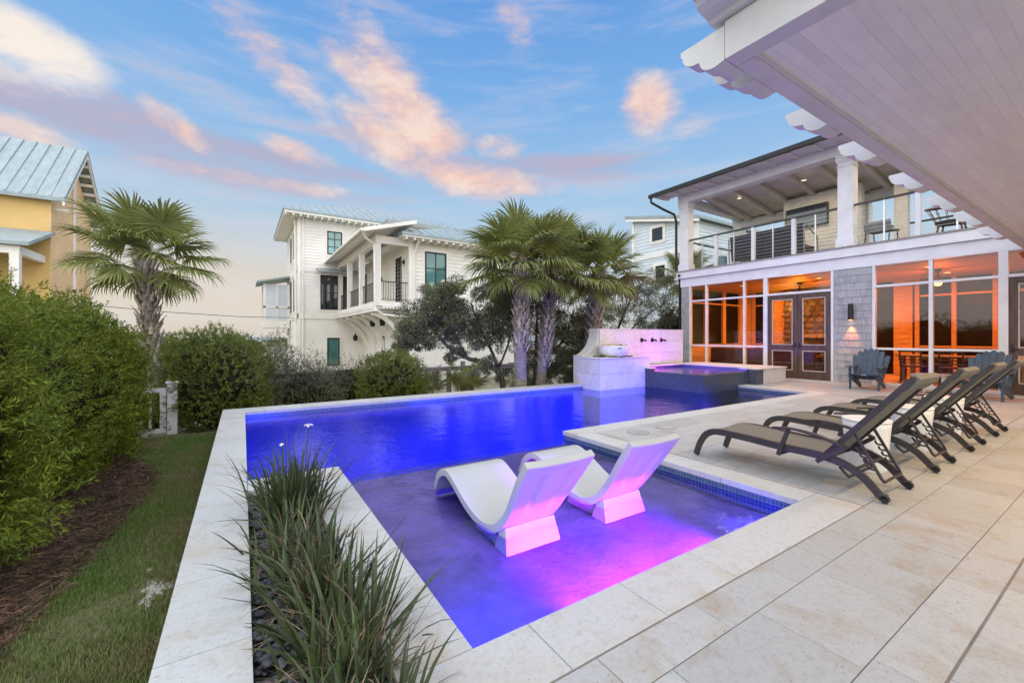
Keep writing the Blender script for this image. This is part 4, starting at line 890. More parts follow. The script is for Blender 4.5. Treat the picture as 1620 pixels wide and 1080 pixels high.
# ================================================================== SLING CHAISES ON THE DECK
def chaise():
    t = thing('chaise_longue', 'x', 'chaise', (4.33, 1.9, 0), 'sling chaises in a row on the deck')
    X0, X1 = 4.055, 4.605
    path = smooth_path([(2.68, .012), (2.645, .12), (2.58, .225), (2.47, .285), (2.2, .288), (1.85, .272), (1.52, .262), (1.38, .232), (1.26, .165), (1.18, .08), (1.135, .03)], 34)
    for x in (X0, X1):
        MB().sweep([(x, p[0], p[1]) for p in path], .032, [.05+.012*math.sin(PI*i/33) for i in range(34)], (1, 0, 0)).build('side_rail', BRONZE, t, smooth=True)
        c = (x, 1.125, .032); mb = MB(); pts = [(c[0]-.02, c[1], c[2]), (c[0]+.02, c[1], c[2])]; mb.tube(pts, .027, 14).build('wheel', BLACK, t)
        MB().box(x-.02, x+.02, 1.108, 1.165, .035, .07).build('wheel_bracket', BRONZE, t, bevel=.006)
        sx = -1 if x == X0 else 1; xa = x+sx*.03
        arm = smooth_path([(1.90, .435), (1.75, .452), (1.58, .435), (1.42, .395), (1.36, .372)], 14)
        MB().sweep([(xa, p[0], p[1]) for p in arm], .045, .018, (1, 0, 0)).build('armrest', BRONZE, t, smooth=True)
        MB().bar((xa, 1.775, .44), (xa, 1.86, .20), .022, .032, (0, 1, 0)).build('arm_support', BRONZE, t)
        MB().bar((xa, 1.36, .375), (xa, 1.56, .215), .022, .034, (0, 1, 0)).build('arm_brace', BRONZE, t)
        back = [(x+(-sx)*.028, 1.52, .268), (x-sx*.028, 1.25, .60), (x-sx*.028, .985, .935)]
        MB().sweep(back, .03, .042, (1, 0, 0)).build('back_rail', BRONZE, t)
        # prop arm with adjustment notches
        xp = x-sx*.075
        mb = MB().bar((xp, 1.335, .475), (xp, 1.165, .155), .016, .026, (1, 0, 0))
        for k in range(4):
            f = .42+.13*k; p = Vector((xp, 1.335-.17*f, .475-.32*f)); q = p+Vector((0, .052, .004)); mb.bar(p, q, .012, .016, (1, 0, 0)); mb.bar(q, q+Vector((0, .008, .026)), .012, .013, (1, 0, 0))
        mb.build('prop_arm', BRONZE, t)
    MB().tube([(X0+.075, 1.165, .155), (X0+.09, 1.155, .135), (X1-.09, 1.155, .135), (X1-.075, 1.165, .155)], .011, 8).build('prop_bar', BRONZE, t, smooth=True)
    for y, z in ((2.5, .262), (1.86, .205), (1.56, .215), (1.30, .215)): MB().tube([(X0, y, z), (X1, y, z)], .014, 8).build('crossbar', BRONZE, t)
    MB().tube([(X0+.02, 1.42, .20), (X0+.03, 1.36, .13), (X1-.03, 1.36, .13), (X1-.02, 1.42, .20)], .011, 8).build('catch_bar', BRONZE, t, smooth=True)
    seat = smooth_path([(2.635, .225), (2.57, .285), (2.45, .318), (2.2, .312), (1.9, .292), (1.5, .284)], 22)
    V = []; NX = 8
    for (y, z) in seat:
        for k in range(NX+1): u = k/NX; V.append((X0+.014+(X1-X0-.028)*u, y, z-.022*math.sin(PI*u)*.7))
    F = [(i*(NX+1)+k, i*(NX+1)+k+1, (i+1)*(NX+1)+k+1, (i+1)*(NX+1)+k) for i in range(21) for k in range(NX)]
    o = MB().add(V, F).build('seat_sling', SLING, t, smooth=True); md = o.modifiers.new('thick', 'SOLIDIFY'); md.thickness = .006
    V = []; a = Vector((0, 1.50, .285)); b = Vector((0, .975, .945)); nrm = Vector((0, .66, .525)).normalized()
    for i in range(13):
        f = i/12; p = a.lerp(b, f)
        for k in range(NX+1): u = k/NX; q = p - nrm*(.016*math.sin(PI*u)); V.append((X0+.032+(X1-X0-.064)*u, q.y, q.z))
    F = [(i*(NX+1)+k, i*(NX+1)+k+1, (i+1)*(NX+1)+k+1, (i+1)*(NX+1)+k) for i in range(12) for k in range(NX)]
    o = MB().add(V, F).build('back_sling', SLING, t, smooth=True); md = o.modifiers.new('thick', 'SOLIDIFY'); md.thickness = .006
    # head pad folded over the top bar
    MB().tube([(X0+.02, .975, .945), (X1-.02, .975, .945)], .018, 8).build('top_bar', BRONZE, t)
    pad = [(.995, .965), (.96, .972), (.935, .945), (.95, .905), (1.02, .845), (1.035, .855), (.985, .915), (.975, .94)]
    MB().prism(pad, 0, X0+.03, X1-.03).build('head_flap', SLING, t, bevel=.004)
    MB().box(4.30, 4.335, .955, .972, .90, .945).build('care_tag', W_TRIM, t)
    return t
CH = chaise(); CH['label'] = 'sling chaise nearest the camera beside the pool shelf'
for i, dx in enumerate((1.31, 2.62, 3.88)):
    c = copy_tree(CH); c.location.x += dx
    c['label'] = ('second sling chaise from the pool shelf', 'third sling chaise from the pool shelf', 'sling chaise farthest from the pool shelf, nearest the house')[i]
def stool():
    t = thing('garden_stool', 'x', 'side table', (4.98, 1.52, 0), 'white ceramic stools between the chaises')
    MB().lathe([(.001, 0), (.14, 0), (.148, .015), (.152, .04), (.158, .12), (.168, .28), (.178, .40), (.182, .445), (.175, .455), (.001, .455)], (4.98, 1.52, 0), 36).build('drum', CERAM, t, smooth=True)
    MB().lathe([(.001, 0), (.182, 0), (.187, .006), (.187, .018), (.182, .024), (.001, .024)], (4.98, 1.52, .457), 36).build('top', CERAM, t, smooth=True)
    GREYM = bpy.data.materials.get('stool_pattern') or mat('stool_pattern', (.42, .40, .42), .5)
    for k in range(12):
        a = 2*PI*k/12
        for z, r_ in ((.20, .1645), (.25, .168)):
            v = [(4.98+(r_)*math.cos(a+da), 1.52+(r_)*math.sin(a+da), z+dz) for da, dz in ((-.09, 0), (0, -.03), (.09, 0), (0, .03))]; w = [(4.98+(p[0]-4.98)*.97, 1.52+(p[1]-1.52)*.97, p[2]) for p in v]
            MB().add(v+w, [(0,1,2,3), (7,6,5,4)]+[(i, (i+1) % 4, 4+(i+1) % 4, 4+i) for i in range(4)]).build('diamond', GREYM, t) if k % 1 == 0 and z < .22 else None
    return t
ST = stool(); ST['label'] = 'white ceramic stool between the two nearest chaises'
for i, dx in enumerate((1.31, 2.6)):
    c = copy_tree(ST); c.location.x += dx; c['label'] = ('white ceramic stool between the second and third chaises', 'white ceramic stool between the two farthest chaises')[i]

# ================================================================== ADIRONDACK CHAIRS
def adirondack():
    t = thing('adirondack_chair', 'x', 'chair', (0, 0, 0), 'navy adirondack chairs by the screens')
    # faces -X; front legs at x=0
    for s in (-1, 1):
        y = s*.265
        MB().box(-.03, .07, y-.015, y+.015, 0, .52).build('front_leg', NAVY, t, bevel=.004)
        MB().prism([(-.02, .36), (.0, .24), (.75, .0), (.86, .0), (.86, .06), (.45, .26)], 1, y-s*.032-.015, y-s*.032+.015).build('rear_leg', NAVY, t, bevel=.004)
        arm = [(-.10, y-.07), (-.12, y), (-.10, y+.07), (.30, y+.075), (.62, y+.03), (.62, y-.03), (.30, y-.075)]
        MB().prism(arm, 2, .525, .55).build('armrest', NAVY, t, bevel=.004)
        MB().prism([(-.031, .50), (-.075, .50), (-.06, .43), (-.085, .38), (-.05, .33), (-.031, .28)], 1, y-.014, y+.014).build('arm_bracket', NAVY, t)
    for k in range(5): MB().box(-.04+.105*k, .055+.105*k, -.245, .245, .36-.028*k-.011, .36-.028*k+.011).build('seat_slat', NAVY, t, bevel=.004)
    tops = [.80, .90, .955, .975, .955, .90, .80]
    for k in range(7):
        y = (k-3)*.082; a = Vector((.42, y, .22)); b = Vector((.72, y*1.28, tops[k])); w0, w1 = .036, .050; d = (b-a).normalized()
        n_ = Vector((-.9, 0, .36)).normalized()*.011; S = Vector((0, 1, 0)); v = []
        out = [(-w0, 0), (w0, 0), (w1, .94), (w1*.6, .985), (0, 1.0), (-w1*.6, .985), (-w1, .94)]
        for sg in (-1, 1): v += [a.lerp(b, f)+S*u+n_*sg for u, f in out]
        v = [p+Vector((.028*(1-(abs(k-3)/3)**2), 0, 0)) for p in v]
        MB().add(v, [tuple(reversed(range(7))), tuple(range(7, 14))]+[(i, (i+1) % 7, 7+(i+1) % 7, 7+i) for i in range(7)]).build('back_slat', NAVY, t)
    MB().box(.60, .635, -.30, .30, .50, .56).build('back_brace', NAVY, t); MB().box(.50, .535, -.26, .26, .25, .31).build('back_brace', NAVY, t)
    MB().box(-.045, -.041, -.05, .05, .345, .358).build('maker_plate', STEEL, t)
    return t
AD = adirondack(); AD['label'] = 'navy adirondack chair in front of the shingled wall under the sconce'
c = copy_tree(AD); c['label'] = 'navy adirondack chair at the right behind the farthest chaise'
AD.location = (12.36, 3.82, .001); AD.rotation_euler = (0, 0, R(6)); c.location = (12.30, 1.93, .001); c.rotation_euler = (0, 0, R(-4))
st = thing('side_table', 'low grey wooden table between the adirondack chairs', 'side table', (12.7, 2.75, 0))
for k in range(5): MB().box(12.42+.112*k, 12.42+.112*k+.105, 2.45, 3.02, .415, .44).build('top_slat', GREYWOOD, st)
for x in (12.45, 12.92):
    for y in (2.5, 2.97): MB().box(x-.03, x+.03, y-.03, y+.03, 0, .414).build('leg', GREYWOOD, st)

# ================================================================== PLANTER
SOIL = mat('planter_soil', (.05, .04, .032), .95, var=.3, bump=.5)
soil = MB().box(.02, .485, .2, 4.04, -.40, -.075).build('planter_soil', SOIL, kind='structure')
PEB = mat('river_pebble', (.060, .065, .072), .45, var=.25, scale=22, obj_random=.55)
pk = [rock_mesh('pebble', 70+i, PEB, 1) for i in range(5)]; pr2 = random.Random(21)
spots = []
def pebs(n_, ya, yb, s0, s1):
    for i in range(n_): spots.append((pr2.uniform(.05, .465), pr2.uniform(ya, yb), pr2.uniform(s0, s1)))
pebs(250, 1.45, 3.0, .013, .03)
for i, (x, y, s) in enumerate(spots):
    o = mesh_obj('pebble', pr2.choice(pk), soil, (x, y, -.075+s*.45+pr2.uniform(0, .022))); o.scale = (s*1.25, s*.95, s*.6); o.rotation_euler = (pr2.uniform(-.3, .3), pr2.uniform(-.3, .3), pr2.uniform(0, 6))
pm = MB(); 
for i in range(620):
    s = pr2.uniform(.012, .028); x, y = pr2.uniform(.04, .47), pr2.uniform(1.2, 4.0); me = pr2.choice(pk); a = pr2.uniform(0, 6); ca, sa = math.cos(a), math.sin(a)
    pm.add([(x+(v.co.x*1.25*ca-v.co.y*sa)*s, y+(v.co.x*1.25*sa+v.co.y*ca)*s, -.072+s*.4+v.co.z*s*.6) for v in me.vertices], [tuple(p.vertices) for p in me.polygons])
pm.build('pebble_bed', PEB, soil, smooth=True, kind='stuff')
IRIS = mat('iris_leaf', (.066, .092, .028), .5, var=.25, scale=5, island=.35, trans=.12, col2=(.042, .062, .026))
IRISD = mat('dry_leaf', (.21, .155, .095), .8, var=.3, scale=9, island=.4)
def clump(x, y, n_, Lm, label, dead=30, spread=.10, out=1.0, seed=0):
    t = thing('african_iris', label, 'plant', (x, y, -.06), 'iris clumps in the planter')
    P = np.stack([x+RNG.normal(0, spread, n_), y+RNG.normal(0, spread*1.5, n_), np.full(n_, -.07)], 1); P[:, 0] = np.clip(P[:, 0], .06, .46)
    dirn = np.arctan2(P[:, 1]-y, P[:, 0]-x)+RNG.normal(0, .7, n_)
    V, F = blades(P, dirn, RNG.normal(Lm, Lm*.19, n_).clip(.2), RNG.uniform(.014, .024, n_), np.abs(RNG.normal(.34, .28, n_))*out, np.abs(RNG.normal(.45, .45, n_)), K=6, twist=RNG.normal(0, .7, n_))
    np_obj('foliage', V, F, IRIS, t, smooth=True)
    m = dead; m *= 2; P2 = P[RNG.integers(0, n_, m)]
    V, F = blades(P2, RNG.uniform(0, 2*PI, m), RNG.normal(Lm*.72, Lm*.2, m).clip(.15), RNG.uniform(.005, .011, m), np.abs(RNG.normal(.6, .35, m)), np.abs(RNG.normal(1.1, .6, m)), K=6, twist=RNG.normal(0, 1, m))
    np_obj('dry_leaves', V, F, IRISD, t, smooth=True)
    return t
ic = clump(.30, 3.40, 220, .46, 'far iris clump in the planter carrying a white flower', 60, .085)
clump(.27, 2.75, 100, .31, 'low iris clump second from the pool in the planter', 80, .09, 1.25)
clump(.33, 2.25, 115, .35, 'middle iris clump spilling over the planter edge', 80, .09, 1.2)
clump(.36, 1.75, 125, .37, 'iris clump near the camera leaning towards the shelf', 70, .085, 1.25)
clump(.33, 1.35, 75, .31, 'iris clump at the near end of the planter', 50, .08, 1.2)
PET = mat('white_petal', (.82, .81, .80), .5, var=.03); YEL = mat('yellow_stamen', (.7, .5, .05), .6)
for (fx_, fy_, fz_, r_, bx0) in ((.42, 3.50, .58, .042, (.36, 3.45)), (.24, 3.50, .46, .022, (.28, 3.45))):
    MB().tube([(bx0[0], bx0[1], -.06), (fx_+(bx0[0]-fx_)*.25, fy_, fz_*.6), (fx_, fy_, fz_-.01)], .0035, 6).build('flower_stem', IRIS, ic)
    for k in range(6):
        a = PI/3*k+.3; d = Vector((math.cos(a), math.sin(a), .45 if k % 2 else .15)); s_ = Vector((-math.sin(a), math.cos(a), 0)); c = Vector((fx_, fy_, fz_)); L = r_*(1 if k % 2 == 0 else .85)
        MB().add([c, c+d*L*.55-s_*L*.30+Vector((0, 0, .004)), c+d*L+Vector((0, 0, -.012)), c+d*L*.55+s_*L*.30+Vector((0, 0, .004))], [(0, 1, 2, 3)]).build('petal', PET, ic)
    MB().lathe([(.001, 0), (.006, .004), (.001, .014)], (fx_, fy_, fz_), 8).build('stamen', YEL, ic)
# ================================================================== NEIGHBOURING HOUSES
def lap(parent, m, axis, plane, a0, a1, z0, z1, pitch=.19, side=-1, lip=.034):
    """lapped boards on a wall: axis 'x' = wall along X at Y=plane, 'y' = wall along Y at X=plane; side = outward sign"""
    s = MB(); k = 0; z = z0
    while z < z1-.01:
        zt = min(z+pitch, z1)
        pts = [(plane, z), (plane+side*lip, z), (plane+side*.006, zt), (plane, zt)]
        if axis == 'x': s.prism(pts, 0, a0, a1)
        else: s.prism(pts, 1, a0, a1)
        z = zt
    return s.build('lap_siding', m, parent, kind=None)
def window(parent, axis, plane, a0, a1, z0, z1, glass, nx=2, nz=3, side=-1, frame=None, fw=.07):
    m = frame or BLACK; f = MB()
    def bx(u0, u1, w0, w1, d0, d1, mb):
        p0, p1 = plane+side*d0, plane+side*d1
        if axis == 'x': mb.box(u0, u1, p0, p1, w0, w1)
        else: mb.box(p0, p1, u0, u1, w0, w1)
    bx(a0, a1, z0, z0+fw, 0, .05, f); bx(a0, a1, z1-fw, z1, 0, .05, f); bx(a0, a0+fw, z0+fw, z1-fw, 0, .05, f); bx(a1-fw, a1, z0+fw, z1-fw, 0, .05, f)
    for i in range(1, nx): c = a0+(a1-a0)*i/nx; bx(c-.018, c+.018, z0+fw, z1-fw, .012, .04, f)
    for i in range(1, nz): c = z0+(z1-z0)*i/nz; bx(a0+fw, a1-fw, c-.018, c+.018, .012, .038, f)
    o = f.build('window', m, parent); g = MB(); bx(a0+fw, a1-fw, z0+fw, z1-fw, .002, .01, g); g.build('pane', glass, o)
    t = MB(); e = .10
    bx(a0-e, a1+e, z1+.003, z1+e, -.01, .04, t); bx(a0-e, a1+e, z0-e, z0-.003, -.01, .04, t); bx(a0-e, a0-.003, z0-.003, z1+.003, -.01, .04, t); bx(a1+.003, a1+e, z0-.003, z1+.003, -.01, .04, t)
    t.build('window_trim', W_HOUSE, o); return o
def hip_roof(parent, x0, x1, y0, y1, z, h, m, name='roof', th=.12, ridge_axis='x'):
    w, d = x1-x0, y1-y0; s = min(w, d)/2
    if ridge_axis == 'x': r = [(x0+s, (y0+y1)/2, z+h), (x1-s, (y0+y1)/2, z+h)]
    else: r = [((x0+x1)/2, y0+s, z+h), ((x0+x1)/2, y1-s, z+h)]
    v = [(x0, y0, z), (x1, y0, z), (x1, y1, z), (x0, y1, z)] + r + [(x0, y0, z-th), (x1, y0, z-th), (x1, y1, z-th), (x0, y1, z-th)]
    if ridge_axis == 'x': f = [(0, 1, 5, 4), (2, 3, 4, 5), (1, 2, 5), (3, 0, 4)]
    else: f = [(0, 1, 4), (1, 2, 5, 4), (2, 3, 5), (3, 0, 4, 5)]
    f += [(0, 6, 7, 1), (1, 7, 8, 2), (2, 8, 9, 3), (3, 9, 6, 0), (9, 8, 7, 6)]
    o = MB().add(v, f).build(name, m, parent)
    # standing seams on the front and left slopes
    s_ = MB(); n_ = int(w/.5)
    for i in range(1, n_):
        x = x0+w*i/n_; t = min(1, min(x-x0, x1-x)/s)
        s_.bar((x, y0+.01, z+.02), (x, y0+s*t, z+h*t+.02), .03, .04)
    n_ = int(d/.5)
    for i in range(1, n_):
        y = y0+d*i/n_; t = min(1, min(y-y0, y1-y)/s); s_.bar((x0+.01, y, z+.02), (x0+s*t, y, z+h*t+.02), .03, .04)
    s_.build('standing_seam', m, o, kind='stuff'); return o
wh = thing('white_house', 'three storey white beach house with teal windows and a bracketed side porch', 'house', (5, 24, -.9))
# tower
MB().box(2.9, 11, 29.0, 36.5, -1, 8.75).build('wall', W_HOUSE, wh)
lap(wh, W_HOUSE, 'x', 29.0, 2.95, 11, 2.6, 8.7); lap(wh, W_HOUSE, 'y', 2.9, 29.05, 36.5, 2.6, 8.7)
MB().box(2.85, 3.02, 28.93, 29.1, -1, 8.7).build('corner_board', W_HOUSE, wh); MB().box(2.84, 11, 28.94, 29.0, 5.35, 5.6).box(2.84, 2.9, 28.94, 36.5, 5.35, 5.6).build('belt_course', W_HOUSE, wh)
MB().box(2.84, 11, 28.92, 29.0, 2.4, 2.7).box(2.84, 2.9, 28.92, 36.5, 2.4, 2.7).build('belt_course', W_HOUSE, wh)
hip_roof(wh, 2.0, 11.9, 28.1, 37.4, 8.95, 2.0, METALR); MB().box(2.05, 11.8, 28.15, 37.3, 8.70, 8.82).build('soffit', W_HOUSE, wh)
rt = MB()
for k in range(24): rt.box(2.1+.4*k, 2.2+.4*k, 28.2, 29.0, 8.58, 8.70)
rt.build('rafter_tails', W_HOUSE, wh, kind='stuff')
window(wh, 'x', 28.975, 4.55, 5.45, 6.55, 8.05, TEAL_SKY, 2, 3); window(wh, 'x', 28.975, 4.15, 6.0, 3.0, 5.2, DKGLASS, 3, 2); window(wh, 'x', 28.98, 4.55, 5.3, -.6, 1.2, TEAL, 1, 1)
for y in (30.4, 32.5): window(wh, 'y', 2.875, y, y+.8, 6.4, 8.1, DKGLASS, 1, 2); window(wh, 'y', 2.875, y, y+.8, 2.9, 5.1, DKGLASS, 1, 2)
MB().add([(3.9, 28.0, 5.35), (6.4, 28.0, 5.35), (6.4, 28.95, 5.62), (3.9, 28.95, 5.62), (3.9, 28.0, 5.29), (6.4, 28.0, 5.29), (6.4, 28.95, 5.56), (3.9, 28.95, 5.56)], [(0,1,2,3), (7,6,5,4), (0,4,5,1), (1,5,6,2), (2,6,7,3), (3,7,4,0)]).build('awning_roof', METALR, wh)
MB().tube([(3.15, 28.7, 8.7), (3.15, 28.85, 8.4), (3.15, 28.85, -.8)], .045, 8).build('downspout', W_HOUSE, wh); MB().tube([(2.75, 29.4, 8.7), (2.8, 29.4, -.8)], .06, 8).build('downspout', W_HOUSE, wh)
# little screened bay on the sea side
MB().box(1.2, 2.85, 34.0, 36.4, 1.9, 2.4).box(1.2, 1.35, 34.0, 34.15, 2.4, 5.0).box(2.0, 2.12, 34.0, 34.12, 2.4, 5.0).box(2.7, 2.84, 34.0, 34.15, 2.4, 5.0).box(1.2, 1.35, 36.2, 36.4, 2.4, 5.0).box(1.2, 2.84, 34.0, 34.12, 3.3, 3.42).build('sea_bay', W_HOUSE, wh); MB().box(1.38, 2.82, 34.05, 34.08, 2.41, 4.98).build('bay_screen', W_BLUE, wh)
MB().add([(.8, 33.6, 5.0), (2.9, 33.6, 5.5), (2.9, 36.8, 5.5), (.8, 36.8, 5.0), (.8, 33.6, 5.12), (2.9, 33.6, 5.62), (2.9, 36.8, 5.62), (.8, 36.8, 5.12)], [(3,2,1,0), (4,5,6,7), (0,1,5,4), (1,2,6,5), (2,3,7,6), (3,0,4,7)]).build('bay_roof', METALR, wh)
# middle link and rear wing
MB().box(6.85, 13.2, 19.85, 29.0, -1, 6.05).build('wall', W_HOUSE, wh)
lap(wh, W_HOUSE, 'x', 19.85, 7.0, 13.2, 2.75, 5.9); lap(wh, W_HOUSE, 'y', 6.85, 19.95, 29, 2.9, 6.0)
MB().box(6.78, 7.02, 19.76, 19.95, -1, 5.95).build('corner_board', W_HOUSE, wh); MB().box(7.02, 13.2, 19.78, 19.85, 2.45, 2.75).build('belt_course', W_HOUSE, wh)
hip_roof(wh, 6.2, 13.9, 19.0, 27.5, 6.15, 1.5, METALR, ridge_axis='y'); MB().box(6.25, 13.85, 19.05, 27, 5.95, 6.03).build('soffit', W_HOUSE, wh)
rt = MB()
for k in range(19): rt.box(6.4+.4*k, 6.5+.4*k, 19.1, 19.8, 5.84, 5.95)
rt.build('rafter_tails', W_HOUSE, wh, kind='stuff')
MB().box(8.2, 12.4, 26.5, 30, 6.1, 8.4).build('wall', W_HOUSE, wh); lap(wh, W_HOUSE, 'x', 26.5, 8.2, 12.4, 6.9, 8.3); window(wh, 'x', 26.48, 8.4, 9.2, 7.2, 8.0, DKGLASS, 1, 1)
hip_roof(wh, 7.5, 13.1, 25.8, 31, 8.55, 1.1, METALR); MB().box(7.55, 13.0, 25.85, 30.9, 8.38, 8.44).build('soffit', W_HOUSE, wh)
hip_roof(wh, 10.2, 14.6, 22.0, 28.4, 7.3, 1.0, METALR)
window(wh, 'x', 19.825, 7.6, 8.75, 3.05, 5.5, TEAL, 2, 3)
MB().tube([(7.1, 19.2, 5.95), (7.1, 19.6, 5.6), (7.0, 19.72, 5.3), (7.0, 19.72, -.8)], .06, 8).build('downspout', W_HOUSE, wh)
# porch on the left flank
po = MB(); po.box(5.2, 6.84, 19.8, 29.0, 2.72, 2.92).build('porch_floor', W_HOUSE, wh)
for y in (19.85, 22.9, 25.9, 28.75): MB().box(5.2, 5.46, y, y+.26, 2.921, 5.65).build('porch_column', W_HOUSE, wh)
MB().box(5.2, 5.46, 19.8, 29.0, 5.651, 6.0).box(5.461, 6.84, 19.8, 20.0, 5.651, 6.0).build('porch_beam', W_HOUSE, wh)
MB().add([(4.45, 19.0, 5.95), (6.9, 19.0, 6.62), (6.9, 29.0, 6.62), (4.45, 29.0, 5.95), (4.45, 19.0, 6.05), (6.9, 19.0, 6.72), (6.9, 29.0, 6.72), (4.45, 29.0, 6.05)], [(3,2,1,0), (4,5,6,7), (0,1,5,4), (1,2,6,5), (2,3,7,6), (3,0,4,7)]).build('porch_roof', METALR, wh)
MB().prism([(4.5, 5.945), (6.84, 6.585), (6.84, 6.61), (4.5, 5.97)], 1, 19.02, 28.98).build('porch_soffit', W_HOUSE, wh); MB().prism([(4.46, 5.90), (6.88, 6.57), (6.88, 6.74), (4.46, 6.07)], 1, 18.95, 18.998).build('fascia', W_HOUSE, wh)
MB().tube([(4.4, 18.98, 5.98), (4.4, 29, 5.98)], .07, 8).build('gutter', W_HOUSE, wh)
MB().tube([(4.45, 19.1, 5.95), (4.6, 19.3, 5.7), (5.1, 19.72, 5.55), (5.14, 19.75, 5.2), (5.14, 19.75, 2.6), (5.5, 19.75, 2.3), (6.85, 19.75, 2.2)], .06, 8).build('downspout', W_HOUSE, wh, smooth=True)
jo = MB()
for k in range(23): jo.box(4.95, 6.8, 19.9+.4*k, 20.0+.4*k, 2.58, 2.715)
jo.build('joists', W_HOUSE, wh, kind='stuff')
for k in range(9): jj = MB().box(5.5+.15*k, 5.58+.15*k, 19.62, 19.8, 2.58, 2.71).build('joist_end', W_HOUSE, wh)
def rail(y0, y1, x):
    r_ = MB().box(x-.02, x+.02, y0, y1, 3.85, 3.9).box(x-.02, x+.02, y0, y1, 3.02, 3.05); n_ = int((y1-y0)/.13)
    for k in range(1, n_): yy = y0+(y1-y0)*k/n_; r_.box(x-.008, x+.008, yy-.008, yy+.008, 3.05, 3.85)
    r_.build('railing', BRONZE, wh)
for a, b in ((20.12, 22.89), (23.17, 25.89), (26.17, 28.74)): rail(a, b, 5.33)
r_ = MB().box(5.47, 6.77, 19.9, 19.94, 3.85, 3.9).box(5.47, 6.77, 19.9, 19.94, 3.02, 3.05)
for k in range(1, 11): r_.box(5.47+1.3*k/11-.01, 5.47+1.3*k/11+.01, 19.91, 19.93, 3.05, 3.85)
r_.build('railing', BRONZE, wh)
for y, w in ((20.9, 1.0), (25.6, .9), (28.0, .8)): window(wh, 'y', 6.828, y, y+w, 2.95, 5.35, DKGLASS, 2, 1)
MB().box(6.72, 6.80, 20.5, 20.62, 4.9, 5.1).build('porch_lamp', BLACK, wh); MB().box(6.72, 6.80, 24.5, 24.62, 4.5, 4.7).build('porch_lamp', BLACK, wh)
for y in (20.3, 22.2, 24.1, 26.0, 27.9):
    arc = smooth_path([(5.15, 2.40), (5.6, 2.25), (6.2, 1.75), (6.65, 1.1), (6.84, .5)], 12); MB().sweep([(p[0], y, p[1]) for p in arc], .14, .20, (0, 1, 0)).box(5.1, 6.84, y-.07, y+.07, 2.42, 2.57).build('bracket', W_HOUSE, wh)
MB().box(5.06, 5.24, 19.6, 29, 2.44, 2.56).build('edge_beam', W_HOUSE, wh)
for y in (21.2, 23.1): MB().lathe([(.001, .0), (.12, .02), (.16, .28), (.05, .40), (.02, .5), (.001, .52)], (5.9, y, 1.8), 10).build('hanging_lantern', BLACK, wh)
MB().lathe([(.001, .0), (.12, .02), (.16, .28), (.05, .40), (.02, .5), (.001, .52)], (6.2, 28.6, 1.0), 10).build('hanging_lantern', BLACK, wh)
for y in (21.0, 24.0): window(wh, 'y', 6.84, y, y+.6, -.3, 1.3, DKGLASS, 1, 1)
# yellow house to the left
yh = thing('yellow_house', 'yellow stucco house with a pale metal gable roof at the left edge', 'house', (-9, 26, -.7))
ex, ey0, ey1, ez = -6.2, 23.0, 28.0, 6.7
MB().box(-16, ex, ey0, ey1, -1, ez).build('wall', YELLOW, yh)
MB().prism([(ey0, -1), (ey1, -1), (ey1, ez), ((ey0+ey1)/2, 9.1), (ey0, ez)], 0, ex+.002, ex+.03).build('gable_wall', GABLE_LIT, yh)
sl_ = 2.85/2.5
MB().prism([(ey0-.35, ez-.30), ((ey0+ey1)/2, 9.25), ((ey0+ey1)/2, 9.40), (ey0-.35, ez-.16)], 0, -16.5, ex+.5).build('roof', METALR, yh)
MB().prism([(ey1+.35, ez-.30), ((ey0+ey1)/2+.002, 9.25), ((ey0+ey1)/2+.002, 9.40), (ey1+.35, ez-.16)], 0, -16.5, ex+.5).build('roof', METALR, yh)
ss = MB()
for k in range(26): x = ex+.47-.38*k; ss.bar((x, ey0-.34, ez-.14), (x, (ey0+ey1)/2-.02, 9.42), .03, .05, (1, 0, 0))
ss.build('standing_seams', METALR, yh, kind='stuff')
MB().prism([(ey0-.36, ez-.45), ((ey0+ey1)/2, 9.07), ((ey0+ey1)/2, 9.24), (ey0-.36, ez-.31)], 0, ex+.43, ex+.49).prism([(ey1+.36, ez-.45), ((ey0+ey1)/2+.002, 9.07), ((ey0+ey1)/2+.002, 9.24), (ey1+.36, ez-.31)], 0, ex+.43, ex+.49).build('barge_board', W_HOUSE, yh)
for k in range(8):
    f = .08+.115*k; y = ey1+.36-(ey1+.36-25.5)*f; z = ez-.40+(9.15-ez+.40)*f; MB().box(ex+.03, ex+.425, y-.05, y+.05, z-.1, z+.02).build('outrigger', W_HOUSE, yh)
for s in (0, 1): MB().box(ex+.03, ex+.42, (ey0+.3, ey1-.3)[s]-.06, (ey0+.3, ey1-.3)[s]+.06, ez-.55, ez-.43).build('outrigger', W_HOUSE, yh)
MB().tube([(ex+.08, 25.4, 8.6), (ex+.08, 25.4, -.5)], .06, 8).build('downspout', W_HOUSE, yh); window(yh, 'y', ex+.03, 26.4, 27.0, 1.3, 3.0, DKGLASS, 1, 1, side=1)
MB().prism([(20.6, 4.32), (22.98, 5.15), (22.98, 5.27), (20.6, 4.44)], 0, -16, -6.05).build('porch_roof', METALR, yh)
MB().box(-16, -6.3, 20.75, 20.95, 4.05, 4.31).box(-6.5, -6.3, 20.951, 22.93, 4.05, 4.31).build('porch_beam', W_HOUSE, yh); MB().box(-6.53, -6.30, 20.72, 20.94, -1, 4.049).build('porch_column', W_HOUSE, yh)
MB().box(-16, -6.54, 20.80, 20.86, 2.95, 3.02).box(-16, -6.54, 20.80, 20.86, 2.0, 2.06).build('porch_railing', BRONZE, yh)
